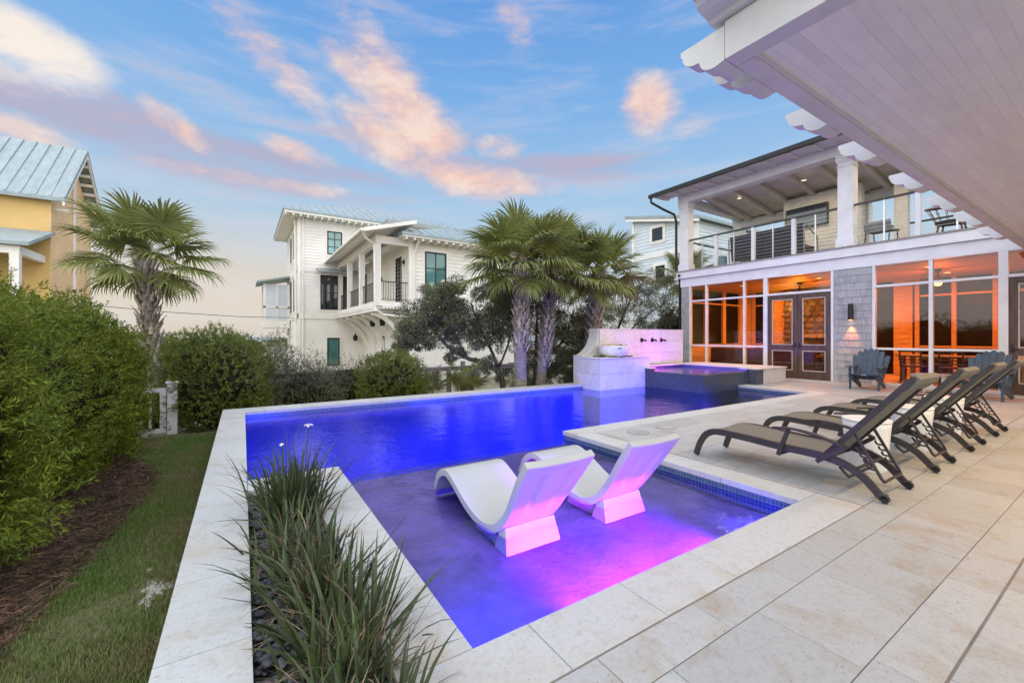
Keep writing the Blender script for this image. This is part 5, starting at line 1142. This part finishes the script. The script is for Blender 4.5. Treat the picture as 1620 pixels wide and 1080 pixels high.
# pale blue house behind the palms
bh = thing('pale_blue_house', 'pale blue sided house behind the palms and the balcony', 'house', (23, 16, -.9))
MB().prism([(13.6, -1), (17.9, -1), (17.9, 8.55), (13.6, 7.6)], 0, 20.6, 29).build('wall', W_BLUE, bh)
lb = MB(); z = -1
while z < 8.4:
    y0 = 13.6 if z < 7.4 else 13.6+(z-7.4)/.95*4.3+.3
    lb.prism([(20.6, z), (20.566, z), (20.594, z+.2), (20.6, z+.2)], 1, y0, 17.9)
    if z < 7.3: lb.prism([(13.6, z), (13.566, z), (13.594, z+.2), (13.6, z+.2)], 0, 20.6, 29)
    z += .2
lb.build('lap_siding', W_BLUE, bh)
MB().prism([(13.2, 7.55), (18.3, 8.68), (18.3, 8.83), (13.2, 7.70)], 0, 20.2, 29.4).build('roof', METALR, bh)
MB().prism([(13.25, 7.38), (18.25, 8.49), (18.25, 8.66), (13.25, 7.55)], 0, 20.25, 20.33).build('rake_board', W_HOUSE, bh)
MB().box(20.53, 20.6, 13.6, 17.95, 5.95, 6.2).build('belt_course', W_HOUSE, bh); MB().box(20.5, 20.68, 13.5, 13.68, -1, 7.4).box(20.5, 20.68, 17.82, 17.98, -1, 8.4).build('corner_board', W_HOUSE, bh)
for z0, z1, y0, y1 in ((6.85, 7.75, 15.65, 16.55), (4.4, 5.5, 15.5, 16.3)): window(bh, 'y', 20.57, y0, y1, z0, z1, DKGLASS, 1, 1, frame=W_HOUSE)
wi = thing('utility_wire', 'thin overhead wire between the yellow house and the white house', 'wire', (0, 26, 2.6))
MB().tube([(-6.0, 27.5, 2.75), (-3, 28.5, 2.55), (0, 29.5, 2.45), (2.9, 30.5, 2.5)], .016, 5).build('cable', BLACK, wi)
fpole = thing('flag_pole', 'thin pole beside the yellow house', 'pole', (-5.0, 22, -.7))
MB().tube([(-4.7, 21.5, -.8), (-4.7, 21.5, 5.2)], .035, 8).build('shaft', W_HOUSE, fpole); MB().lathe([(.001, 0), (.05, .03), (.001, .08)], (-4.7, 21.5, 5.2), 8).build('finial', W_HOUSE, fpole)
rs_ = thing('red_shed', 'small red shed with white cap beyond the left palm', 'shed', (-4, 32, -.9))
MB().box(-6.2, -2.6, 29.5, 32, -.9, .35).build('wall', REDP, rs_); MB().box(-6.3, -2.5, 29.4, 32.1, .351, .43).build('roof', mat('red_roof', (.34, .06, .05), .5), rs_); MB().box(-5.9, -5.0, 29.8, 31, .431, .62).build('cap', W_HOUSE, rs_)
dk = thing('beach_walkover', 'weathered wooden deck railing on the far dune', 'railing', (-4, 60, 0))
MB().box(-12, -5, 60, 60.15, 1.6, 1.75).box(-12, -5, 60, 60.15, .6, .75).build('rail', GREYWOOD, dk)
for k in range(8): MB().box(-12+k-.07, -12+k+.07, 60.16, 60.3, -1, 1.6).build('post', GREYWOOD, dk)

# ================================================================== FENCE AND GATE
fe = thing('mesh_fence', 'low weathered post and rail fence with wire mesh behind the pool', 'fence', (6, 10.9, -.7))
FY = 10.9
def gz(x, y): return ground_z(x, y)
for x in (-.9, -.55, -.25, 3.0, 4.9, 4.98+.35, 5.6, 7.6, 8.0, 8.15, 9.9, 11.8): MB().box(x-.05, x+.05, FY-.05, FY+.05, gz(x, FY)-.1, .38 if x not in (5.33,) else .55).build('post', GREYWOOD, fe)
MB().box(-.9, 12, FY-.07, FY+.07, .381, .42).box(-.9, 12, FY-.02, FY+.02, .30, .379).build('top_rail', GREYWOOD, fe); MB().box(-.9, 12, FY-.02, FY+.02, -.78, -.72).build('bottom_rail', GREYWOOD, fe)
wm = MB()
for k in range(120): x = -.85+k*.107; wm.box(x-.0025, x+.0025, FY-.0025, FY+.0025, -.72, .30)
for k in range(9): z = -.65+k*.107; wm.box(-.85, 11.95, FY-.0026, FY+.0026, z-.0025, z+.0025)
wm.build('wire_mesh', STEEL, fe, kind='stuff')
ga = thing('white_gate', 'white picket gate and post at the end of the lawn', 'gate', (-1.4, 9.35, -.45))
WP = mat('gate_white', (.66, .66, .65), .45, var=.03)
MB().box(-1.10, -.96, 9.3, 9.42, -.5, .44).build('post', WP, ga, bevel=.004); MB().box(-1.12, -.94, 9.28, 9.44, .441, .48).build('post_cap', WP, ga, bevel=.006)
MB().box(-2.25, -2.13, 9.3, 9.42, -.5, .44).build('post', WP, ga, bevel=.004)
MB().box(-2.12, -1.11, 9.33, 9.38, .30, .37).box(-2.12, -1.11, 9.33, 9.38, -.40, -.33).box(-1.20, -1.115, 9.33, 9.38, -.33, .30).build('gate_frame', WP, ga)
for k in range(7): MB().box(-2.10+k*.125, -2.06+k*.125, 9.34, 9.37, -.329, .299).build('picket', WP, ga)

# ================================================================== VEGETATION
BARK = mat('oak_bark', (.11, .095, .08), .95, var=.3, scale=12, bump=.8, stretch=(1, 1, .4))
def lump(d, ph, k=(3, 5, 8), amp=(.12, .09, .06)):
    v = np.zeros(len(d))
    for kk, a, p in zip(k, amp, ph): v += a*np.sin(d[:, 0]*kk+p)*np.sin(d[:, 1]*kk*1.1+p*2)*np.sin(d[:, 2]*kk*.9+p*3+1)
    return 1+2.2*v
def sphere_dirs(n_, zmin=-1.):
    z = RNG.uniform(zmin, 1, n_); a = RNG.uniform(0, 2*PI, n_); r_ = np.sqrt(1-z*z); return np.stack([r_*np.cos(a), r_*np.sin(a), z], 1)
def sprigs(c, rad, n_, per, Ll, Wl, up=.5, depth=.22, sprig_len=.12, zmin=-.9, ph=(1, 2, 3), power=1., lam=(.12, .09, .06)):
    d = sphere_dirs(n_, zmin); l_ = lump(d, ph, amp=lam); d2 = np.sign(d)*np.abs(d)**power
    P = np.array(c) + d2*np.array(rad)*(l_*RNG.uniform(1-depth, 1.03, n_))[:, None]
    nrm = unit(d/np.array(rad)); S = unit(nrm*.8 + np.array([0, 0, up]) + RNG.normal(0, .35, (n_, 3)))
    t = RNG.uniform(0, 1, (n_, per)); LP = P[:, None, :] + S[:, None, :]*(t*sprig_len)[:, :, None]
    LD = S[:, None, :]*.55 + RNG.normal(0, .55, (n_, per, 3)); sc = (1-.45*t)*RNG.uniform(.7, 1.2, (n_, per))
    return leaves(LP.reshape(-1, 3), LD.reshape(-1, 3), (Ll*sc).ravel(), (Wl*sc).ravel())
HEDGE = mat('hedge_leaf', (.205, .245, .026), .5, var=.25, scale=2.2, island=.5, trans=.22, col2=(.085, .125, .020), spec=.12)
HEDGE2 = mat('bush_leaf', (.21, .235, .03), .5, var=.25, scale=2.2, island=.35, trans=.2, col2=(.09, .125, .026))
OAKL = mat('oak_leaf', (.19, .195, .09), .7, var=.25, scale=1.6, island=.4, trans=.15, col2=(.10, .115, .055))
LACEL = mat('myrtle_leaf', (.17, .17, .085), .6, var=.25, scale=1.6, island=.35, trans=.2, col2=(.10, .108, .06))
SHADE_CORE = mat('dark_core', (.030, .030, .014), 1., var=.3, scale=14, bump=1., bscale=30, spec=0)  # opaque dark hull inside bushes, stands in for shade between leaves
def bush(name, label, c, rad, n_, per, Ll, Wl, m, group=None, core=.72, cat='shrub', **kw):
    gzz = ground_z(c[0], c[1]); t = thing(name, label, cat, (c[0], c[1], gzz), group)
    V, F = sprigs(c, rad, n_, per, Ll, Wl, **kw); keep = V.reshape(-1, 4, 3)[:, 0, 2] > gzz+.03; Vk = V.reshape(-1, 4, 3)[keep].reshape(-1, 3)
    np_obj('foliage', Vk, np.arange(len(Vk)).reshape(-1, 4), m, t)
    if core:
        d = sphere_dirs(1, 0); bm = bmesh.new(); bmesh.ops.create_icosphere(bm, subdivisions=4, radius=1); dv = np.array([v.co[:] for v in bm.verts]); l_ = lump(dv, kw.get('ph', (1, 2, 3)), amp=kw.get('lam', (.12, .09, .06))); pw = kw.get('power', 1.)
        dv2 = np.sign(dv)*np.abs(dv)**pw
        mb = MB().add([tuple(np.array(c)+dv2[i]*np.array(rad)*l_[i]*core-Vector(wloc(t))*0) for i in range(len(dv))], [tuple(v.index for v in f.verts) for f in bm.faces]); bm.free(); mb.build('shade_core', SHADE_CORE, t, smooth=True)
    st_ = MB()
    for k in range(4):
        a = RNG.uniform(0, 6); st_.tube([(c[0]+.1*math.cos(a), c[1]+.1*math.sin(a), gzz-.05), (c[0]+rad[0]*.4*math.cos(a), c[1]+rad[1]*.4*math.sin(a), c[2])], [.025, .012], 6)
    st_.build('stem', BARK, t); return t
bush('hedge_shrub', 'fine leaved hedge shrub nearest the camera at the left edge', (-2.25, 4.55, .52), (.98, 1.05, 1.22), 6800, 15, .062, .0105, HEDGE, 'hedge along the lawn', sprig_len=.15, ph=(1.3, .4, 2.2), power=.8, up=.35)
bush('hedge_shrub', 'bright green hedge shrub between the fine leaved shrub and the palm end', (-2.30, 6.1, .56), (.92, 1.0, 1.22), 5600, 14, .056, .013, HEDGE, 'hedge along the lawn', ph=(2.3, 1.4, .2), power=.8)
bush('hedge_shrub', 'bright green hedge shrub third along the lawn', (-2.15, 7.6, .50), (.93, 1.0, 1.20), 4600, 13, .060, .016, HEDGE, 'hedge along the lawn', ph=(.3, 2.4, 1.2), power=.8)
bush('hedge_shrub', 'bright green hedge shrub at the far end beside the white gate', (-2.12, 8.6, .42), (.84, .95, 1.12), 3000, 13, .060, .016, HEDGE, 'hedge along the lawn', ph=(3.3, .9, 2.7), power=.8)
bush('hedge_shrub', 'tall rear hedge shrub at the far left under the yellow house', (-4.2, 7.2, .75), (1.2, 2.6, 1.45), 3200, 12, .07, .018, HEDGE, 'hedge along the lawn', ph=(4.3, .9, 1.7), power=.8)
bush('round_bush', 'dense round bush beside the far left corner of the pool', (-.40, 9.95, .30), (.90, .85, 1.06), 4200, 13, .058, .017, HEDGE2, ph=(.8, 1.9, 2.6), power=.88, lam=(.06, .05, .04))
bush('round_bush', 'low rounded bush behind the far pool edge below the white house porch', (3.05, 10.1, .16), (.82, .62, .72), 2600, 12, .055, .017, HEDGE2, ph=(1.8, .9, .6), lam=(.07, .06, .05))
bush('wild_shrub', 'straggly grey green shrub left of the low rounded bush', (1.2, 10.15, .05), (.80, .55, .78), 2200, 10, .045, .014, LACEL, ph=(2.8, 2.9, 1.6), depth=.55, core=.5, lam=(.16, .12, .09))
bush('wild_shrub', 'tall straggly shrub beside the round bush under the white house', (.62, 10.4, .35), (.50, .45, 1.0), 1700, 10, .045, .014, LACEL, ph=(.8, 3.9, 1.1), depth=.6, core=0, lam=(.16, .12, .09))
bush('wild_shrub', 'dark low shrub under the oak behind the fence', (2.0, 10.9, .0), (1.1, .5, .65), 1500, 10, .045, .016, OAKL, ph=(1.5, 3.1, .2), depth=.5, core=.6)
bush('wild_shrub', 'green bush at the far left behind the white gate', (-1.9, 11.4, -.35), (.8, .8, .5), 1900, 11, .055, .018, HEDGE2, ph=(2.5, 1.1, .9), depth=.3, core=.65)
bush('wild_shrub', 'bright bush on the dune beyond the red shed', (-4.2, 24, .1), (2.2, 1.6, 1.1), 1600, 11, .12, .04, HEDGE, ph=(2.1, 1.7, .4), depth=.3)
# far dune growth: one mass
dv = []; 
for i in range(26):
    x = -46+i*3.6+RNG.uniform(-1, 1); y = RNG.uniform(60, 85); dv.append(sprigs((x, y, -.4), (RNG.uniform(2, 4), 2, RNG.uniform(1.0, 2.0)), 160, 8, .4, .16, zmin=0))
V, F = join(dv); np_obj('dune_scrub', V, F, HEDGE2, kind='stuff')
dv = []
for i in range(22):
    a = RNG.uniform(-.3, 1.); x = 19.6+RNG.uniform(0, 2.5); y = -3+i*.75; dv.append(sprigs((x, y, 1.0), (1.0, .9, RNG.uniform(1.5, 2.2)), 420, 8, .12, .05))
V, F = join(dv); np_obj('wood_behind_porch', V, F, OAKL, kind='stuff')
# spreading oaks: trunk, limbs and clumped crowns
def oak(name, label, base, limbs, clumps, m, n_leaf, Ll=.062, Wl=.024, cat='tree', group=None):
    gzz = ground_z(base[0], base[1]); t = thing(name, label, cat, (base[0], base[1], gzz), group); tr = MB()
    for pts, r0, r1 in limbs:
        q = smooth_path3(pts, 10); tr.tube(q, list(np.linspace(r0, r1, 10)), 7)
    cl = []
    for (c, r_, k) in clumps:
        n0 = int(n_leaf*k); g = RNG.normal(0, 1, (n0, 3)); g = g/np.linalg.norm(g, axis=1, keepdims=True)*(RNG.uniform(.25, 1, n0)**.5)[:, None]
        sub = RNG.normal(0, .62, (22, 3)); sub = sub/np.maximum(1, np.linalg.norm(sub, axis=1, keepdims=True)/1.15); pick = RNG.integers(0, 22, n0)
        P = np.array(c) + (sub[pick]*.95 + g*.36)*np.array([r_*1.25, r_*1.0, r_*.92])
        cl.append(leaves(P, RNG.normal(0, 1, (n0, 3))+np.array([0, 0, .3]), RNG.uniform(.7, 1.25, n0)*Ll, RNG.uniform(.8, 1.2, n0)*Wl))
        near = min(limbs, key=lambda q: min((Vector(p)-Vector(c)).length for p in q[0])); bp = min(near[0], key=lambda p: (Vector(p)-Vector(c)).length)
        for s_ in range(5):
            e = Vector(c)+Vector(RNG.normal(0, r_*.38, 3)); mid = (Vector(bp)+e)/2+Vector(RNG.normal(0, .08, 3)); tr.tube([bp, mid, e], [.014, .009, .004], 5)
    tr.build('trunk', BARK, t, smooth=True); V, F = join(cl); np_obj('crown', V, F, m, t); return t
def smooth_path3(P, n_):
    P = [Vector(p) for p in P]; out = []
    for i in range(n_):
        s = (len(P)-1)*i/(n_-1); k = min(int(s), len(P)-2); u = s-k; a, b = P[k], P[k+1]; p0 = P[max(k-1, 0)]; p3 = P[min(k+2, len(P)-1)]
        out.append(.5*((2*a)+(b-p0)*u+(2*p0-5*a+4*b-p3)*u*u+(3*a-p0-3*b+p3)*u**3))
    return out
def W(x, y, d):   # a point of the place by sight line and distance, used to lay out the trees
    l = (x-810)/662*d; return (fx*d+fy*l, fy*d-fx*l, 1.25-(y-533)*d/662)
B = W(795, 640, 12.2); B = (B[0], B[1], -.85)
oak('live_oak', 'spreading dark live oak with leaning trunk left of the palms', B,
    [([B, W(795, 598, 12.2), W(770, 575, 12.1), W(735, 565, 12), W(700, 540, 11.9), W(675, 505, 11.8)], .10, .03), ([W(792, 600, 12.2), W(780, 560, 12.4), W(760, 520, 12.6), W(745, 480, 12.8)], .06, .02), ([W(740, 566, 12), W(720, 530, 12.3), W(715, 490, 12.4)], .04, .015), ([W(790, 580, 12.2), W(805, 540, 12.5), W(810, 500, 12.6)], .04, .015)],
    [(W(685, 500, 11.8), .62, 1.1), (W(725, 485, 12.1), .72, 1.4), (W(770, 490, 12.4), .72, 1.4), (W(662, 530, 11.7), .42, .6), (W(705, 525, 12), .50, .7), (W(755, 530, 12.3), .52, .7), (W(810, 500, 12.6), .55, .9), (W(800, 535, 12.4), .40, .5), (W(645, 548, 11.7), .25, .3), (W(720, 560, 11.9), .26, .25), (W(770, 575, 12), .26, .25), (W(700, 470, 12), .45, .7), (W(800, 470, 12.8), .5, .8), (W(650, 520, 11.8), .35, .4)], OAKL, 6200)
B = W(845, 640, 13.6); B = (B[0], B[1], -.9)
oak('live_oak', 'dark shadowy live oak behind the palm trunks', B, [([B, W(848, 560, 13.6), W(850, 500, 13.7)], .09, .03), ([W(848, 580, 13.6), W(890, 540, 13.5), W(905, 500, 13.6)], .06, .02), ([W(850, 580, 13.6), W(900, 590, 13.4), W(915, 570, 13.4)], .04, .02)],
    [(W(850, 500, 13.8), .75, 1.3), (W(890, 500, 13.7), .70, 1.3), (W(865, 550, 13.6), .70, 1.3), (W(905, 545, 13.5), .55, 1.1), (W(885, 590, 13.4), .60, 1.2), (W(850, 600, 13.4), .5, .8), (W(908, 590, 13.3), .42, .8), (W(800, 590, 13.4), .3, .3), (W(925, 520, 13.6), .45, .7), (W(840, 470, 13.9), .5, .7)], OAKL, 5200)
B = W(985, 640, 16); B = (B[0], B[1], -.9)
oak('airy_tree', 'airy olive tree between the third palm and the balcony', B, [([B, W(975, 540, 16), W(990, 490, 16), W(1010, 455, 16)], .07, .02), ([W(976, 545, 16), W(1010, 510, 16), W(1050, 480, 16.2)], .05, .015), ([W(976, 550, 16), W(950, 515, 16), W(945, 485, 16)], .05, .015)],
    [(W(985, 490, 16), .62, .55), (W(1020, 480, 16), .62, .55), (W(1050, 470, 16.2), .55, .5), (W(960, 505, 16), .5, .5), (W(1000, 455, 16), .5, .4), (W(1040, 445, 16), .45, .35), (W(950, 480, 16), .42, .4), (W(1060, 500, 16.2), .4, .5), (W(1020, 515, 16), .5, .5)], LACEL, 3600, .07, .024)
bush('wild_shrub', 'dark green shrub against the corner of the grey house', W(1062, 510, 17)[:2]+(1.2,), (.9, .8, 1.2), 1400, 10, .06, .022, HEDGE2, ph=(1.1, 2.1, 3.1))
bush('wild_shrub', 'dark undergrowth behind the fountain wall', W(940, 580, 13.6)[:2]+(.1,), (1.3, .7, 1.0), 1900, 10, .055, .02, OAKL, ph=(.4, 2.5, 3.9), depth=.5, core=.6)
# grasses and small palmettos by the fence
GRS = mat('dune_grass', (.16, .15, .075), .8, var=.3, scale=4, island=.4, col2=(.085, .095, .04))
for i, (px_, py_, d_, h_) in enumerate(((640, 610, 11.0, .55), (600, 622, 10.6, .5), (820, 600, 11.6, .45), (735, 608, 11.2, .4), (670, 612, 10.7, .42), (545, 628, 10.2, .45), (440, 632, 9.7, .6))):
    x, y, _ = W(px_, py_, d_); t = thing('dune_grass', ('tuft of dune grass right of the low rounded bush', 'tuft of dune grass in front of the low rounded bush', 'tuft of dune grass beside the oak trunk', 'tuft of dune grass in front of the wire fence', 'tuft of dune grass nearest the fence post', 'tuft of dune grass at the left of the low rounded bush', 'tall dry grass beside the round bush')[i], 'grass', (x, y, ground_z(x, y)), 'dune grass tufts along the far pool edge')
    n0 = 170; P = np.stack([x+RNG.normal(0, .16, n0), y+RNG.normal(0, .10, n0), np.full(n0, ground_z(x, y))], 1)
    V, F = blades(P, RNG.uniform(0, 2*PI, n0), RNG.normal(h_+.45, .15, n0).clip(.2), RNG.uniform(.005, .009, n0), np.abs(RNG.normal(.15, .15, n0)), np.abs(RNG.normal(.5, .3, n0)), K=4); np_obj('blades', V, F, GRS, t)
# ---------------------------------------------------------------- palms
FROND = mat('palm_frond', (.30, .31, .09), .55, var=.2, scale=2, island=.25, trans=.25, col2=(.16, .195, .06), spec=.25)
BOOT = mat('palm_boot', (.42, .35, .27), .9, var=.25, scale=8, island=.35, bump=.3)
PTRUNK = mat('palm_trunk', (.235, .20, .165), .95, var=.2, scale=5, stretch=(1, 1, 3.5), bump=.6, bscale=18)
PBUD = mat('palm_fibre', (.15, .105, .06), .95, var=.3, scale=12, island=.3)
def frond_mesh(name, seed, pet, rad, droop):
    """costapalmate leaf: petiole along +X from the origin, then a fan of folded pointed segments"""
    rr = np.random.default_rng(seed); V = []; F = []
    def add(v, f):
        b = len(V); V.extend(v); F.extend([tuple(i+b for i in q) for q in f])
    n_ = 8; pp = [np.array([pet*i/n_, 0, -.10*pet*(i/n_)**2.0*(1+droop)]) for i in range(n_+1)]
    for i in range(n_):
        w0, w1 = .022-.012*i/n_, .022-.012*(i+1)/n_
        a, b = pp[i], pp[i+1]; add([a+[0, -w0, 0], a+[0, 0, -w0*.7], a+[0, w0, 0], b+[0, -w1, 0], b+[0, 0, -w1*.7], b+[0, w1, 0]], [(0, 1, 4, 3), (1, 2, 5, 4), (2, 0, 3, 5)])
    tip = pp[-1]; sl0 = -.2*(1+droop); nseg = 44
    for k in range(nseg):
        u = -1+2*(k+.5)/nseg; th = u*R(140); L = rad*(1-.22*abs(u)**2.2)*rr.uniform(.9, 1.06); th += rr.normal(0, .02)
        # the costa carries the fan forward and down in the middle
        off = .30*rad*(1-abs(u))**1.2; base = tip+np.array([off, 0, sl0*off - .12*off*off*3])
        dr = np.array([math.cos(th), math.sin(th), 0.]); sd_ = np.array([-math.sin(th), math.cos(th), 0.])
        pitch = sl0*.8 + .16*abs(math.sin(th)) + rr.normal(0, .05); p = base.copy(); rows = []; K = 6; wmax = rad*.034
        for i in range(K+1):
            t = i/K; w = wmax*(min(1, .25+t*2.2) if t < .4 else (1-((t-.4)/.6)**1.3)*.98+.02)
            z = np.array([0, 0, 1.]); rows.append((p-sd_*w+z*w*.45, p-z*w*.05, p+sd_*w+z*w*.45))
            bend = pitch - (1.05+.8*droop)*max(0, t-.38)**1.5*2.0*rr.uniform(.6, 1.35); st = L/K; p = p+(dr*math.cos(bend)+z*math.sin(bend))*st
        v = [q for r_ in rows for q in r_]; f = []
        for i in range(K): a = 3*i; f += [(a, a+1, a+4, a+3), (a+1, a+2, a+5, a+4)]
        add(v, f)
    me = bpy.data.meshes.new(name); me.from_pydata([tuple(v) for v in V], [], F); me.update(); me.materials.append(FROND); return me
FM = [frond_mesh('frond', s, *a) for s, a in enumerate([(.85, .86, .3), (.82, .82, .7), (.95, .90, 1.0), (.75, .85, 1.45), (.65, .72, -.1)])]
def palm(label, base, top, r_, crown, n_, boots_from, sc=1., seed=0, group='sabal palms', low=104):
    gzz = ground_z(base[0], base[1]); t = thing('sabal_palm', label, 'palm tree', (base[0], base[1], gzz), group); rr = random.Random(seed)
    b, tp = Vector((base[0], base[1], gzz-.1)), Vector(top); q = [b.lerp(tp, f)+Vector((.05*math.sin(f*3+seed), .04*math.sin(f*4), 0)) for f in np.linspace(0, 1, 14)]
    rad = [r_*(1.25-.25*min(1, f*6)) for f in np.linspace(0, 1, 14)]; MB().tube(q, rad, 16).build('trunk', PTRUNK, t, smooth=True)
    L = (tp-b).length; bo = MB(); z0 = boots_from*L; step = .105*sc; k = 0; zc = z0
    while zc < L*1.0:
        f = zc/L; c = b.lerp(tp, f); rr_ = r_*(1.02+.10*min(1, (f-boots_from)*4)); off = (k % 2)*.5
        for j in range(6):
            a = 2*PI*(j+off)/6+k*.12+rr.uniform(-.12, .12); d = Vector((math.cos(a), math.sin(a), 0)); s_ = Vector((-math.sin(a), math.cos(a), 0)); h = rr.uniform(.20, .32)*sc; o_ = rr.uniform(.06, .125)*sc; w = r_*.36
            p0 = c+d*rr_*.96; up = Vector((0, 0, 1)); m1 = p0+up*h*.5+d*o_*.45; e = p0+up*h+d*(o_+rr.uniform(0, .05)*sc)
            bo.add([p0-s_*w, p0+s_*w, m1-s_*w*.62, m1+s_*w*.62, e-s_*w*.34, e+s_*w*.34, p0+d*.02, m1+d*.022, e+d*.006], [(0, 6, 7, 2), (6, 1, 3, 7), (2, 7, 8, 4), (7, 3, 5, 8), (0, 2, 4, 5, 3, 1)])
        zc += step; k += 1
    bo.build('boots', BOOT, t, kind='stuff')
    MB().tube([tp-Vector((0, 0, .25)), tp+Vector((0, 0, .15)), tp+Vector((0, 0, .42*sc))], [r_*1.05, r_*.8, .03], 10).build('bud', PBUD, t, smooth=True)
    for i in range(n_):
        f = (i+.5)/n_; el_ = R(82)-f**.9*R(low); a = i*2.39996+seed+rr.uniform(-.25, .25)
        m = FM[4] if f < .12 else FM[0] if f < .4 else FM[1] if f < .6 else FM[2] if f < .82 else FM[3]
        o = mesh_obj('frond', m, t); s_ = sc*crown*rr.uniform(.88, 1.1); o.scale = (s_, s_, s_)
        rot = Matrix.Rotation(a, 4, 'Z') @ Matrix.Rotation(-el_+rr.uniform(-.12, .12), 4, 'Y') @ Matrix.Rotation(rr.uniform(-.35, .35), 4, 'X'); o.rotation_euler = rot.to_euler()
        o.location = tp - Vector(wloc(t)) + Vector((0, 0, .22*sc*(1-f)))
    return t
def palm_at(label, bx, by, d, tx, ty, dt, r_, crown, n_, bf, sc=1., seed=0):
    p = W(bx, by, d); palm(label, p[:2], W(tx, ty, dt), r_, crown, n_, bf, sc, seed)
palm_at('lone sabal palm with a shaggy trunk beside the yellow house at the left', 247, 690, 9.0, 230, 412, 8.9, .14, .82, 30, .42, .95, 1.0)
palm_at('tallest sabal palm of the three, its pale trunk behind the pool edge', 823, 640, 11.2, 826, 420, 11.2, .165, .92, 36, .38, 1.0, 2.2)
palm_at('middle sabal palm half hidden behind the tallest palm', 856, 640, 12.3, 874, 425, 12.3, .150, .90, 32, .25, 1.0, 4.1)
palm_at('sabal palm nearest the fountain wall with the reddish trunk', 932, 640, 12.9, 946, 436, 12.9, .165, .90, 32, .2, 1.0, 5.3)
palm_at('distant sabal palm beside the corner of the grey house', 1072, 620, 19.0, 1086, 440, 19.0, .17, .8, 24, .2, 1.0, 7.3)
for i, (bx_, by_, d_) in enumerate(((738, 612, 11.4), (675, 606, 12.0))):
    x, y, _ = W(bx_, by_, d_); t = thing('palmetto', ('small palmetto behind the wire fence right of the fence post', 'small palmetto behind the wire fence at its left')[i], 'plant', (x, y, ground_z(x, y)), 'palmettos by the fence')
    for k in range(9): o = mesh_obj('frond', FM[4], t); o.scale = (.62,)*3; o.rotation_euler = (Matrix.Rotation(k*2.4, 4, 'Z') @ Matrix.Rotation(-R(70-6*k), 4, 'Y')).to_euler(); o.location.z = .35
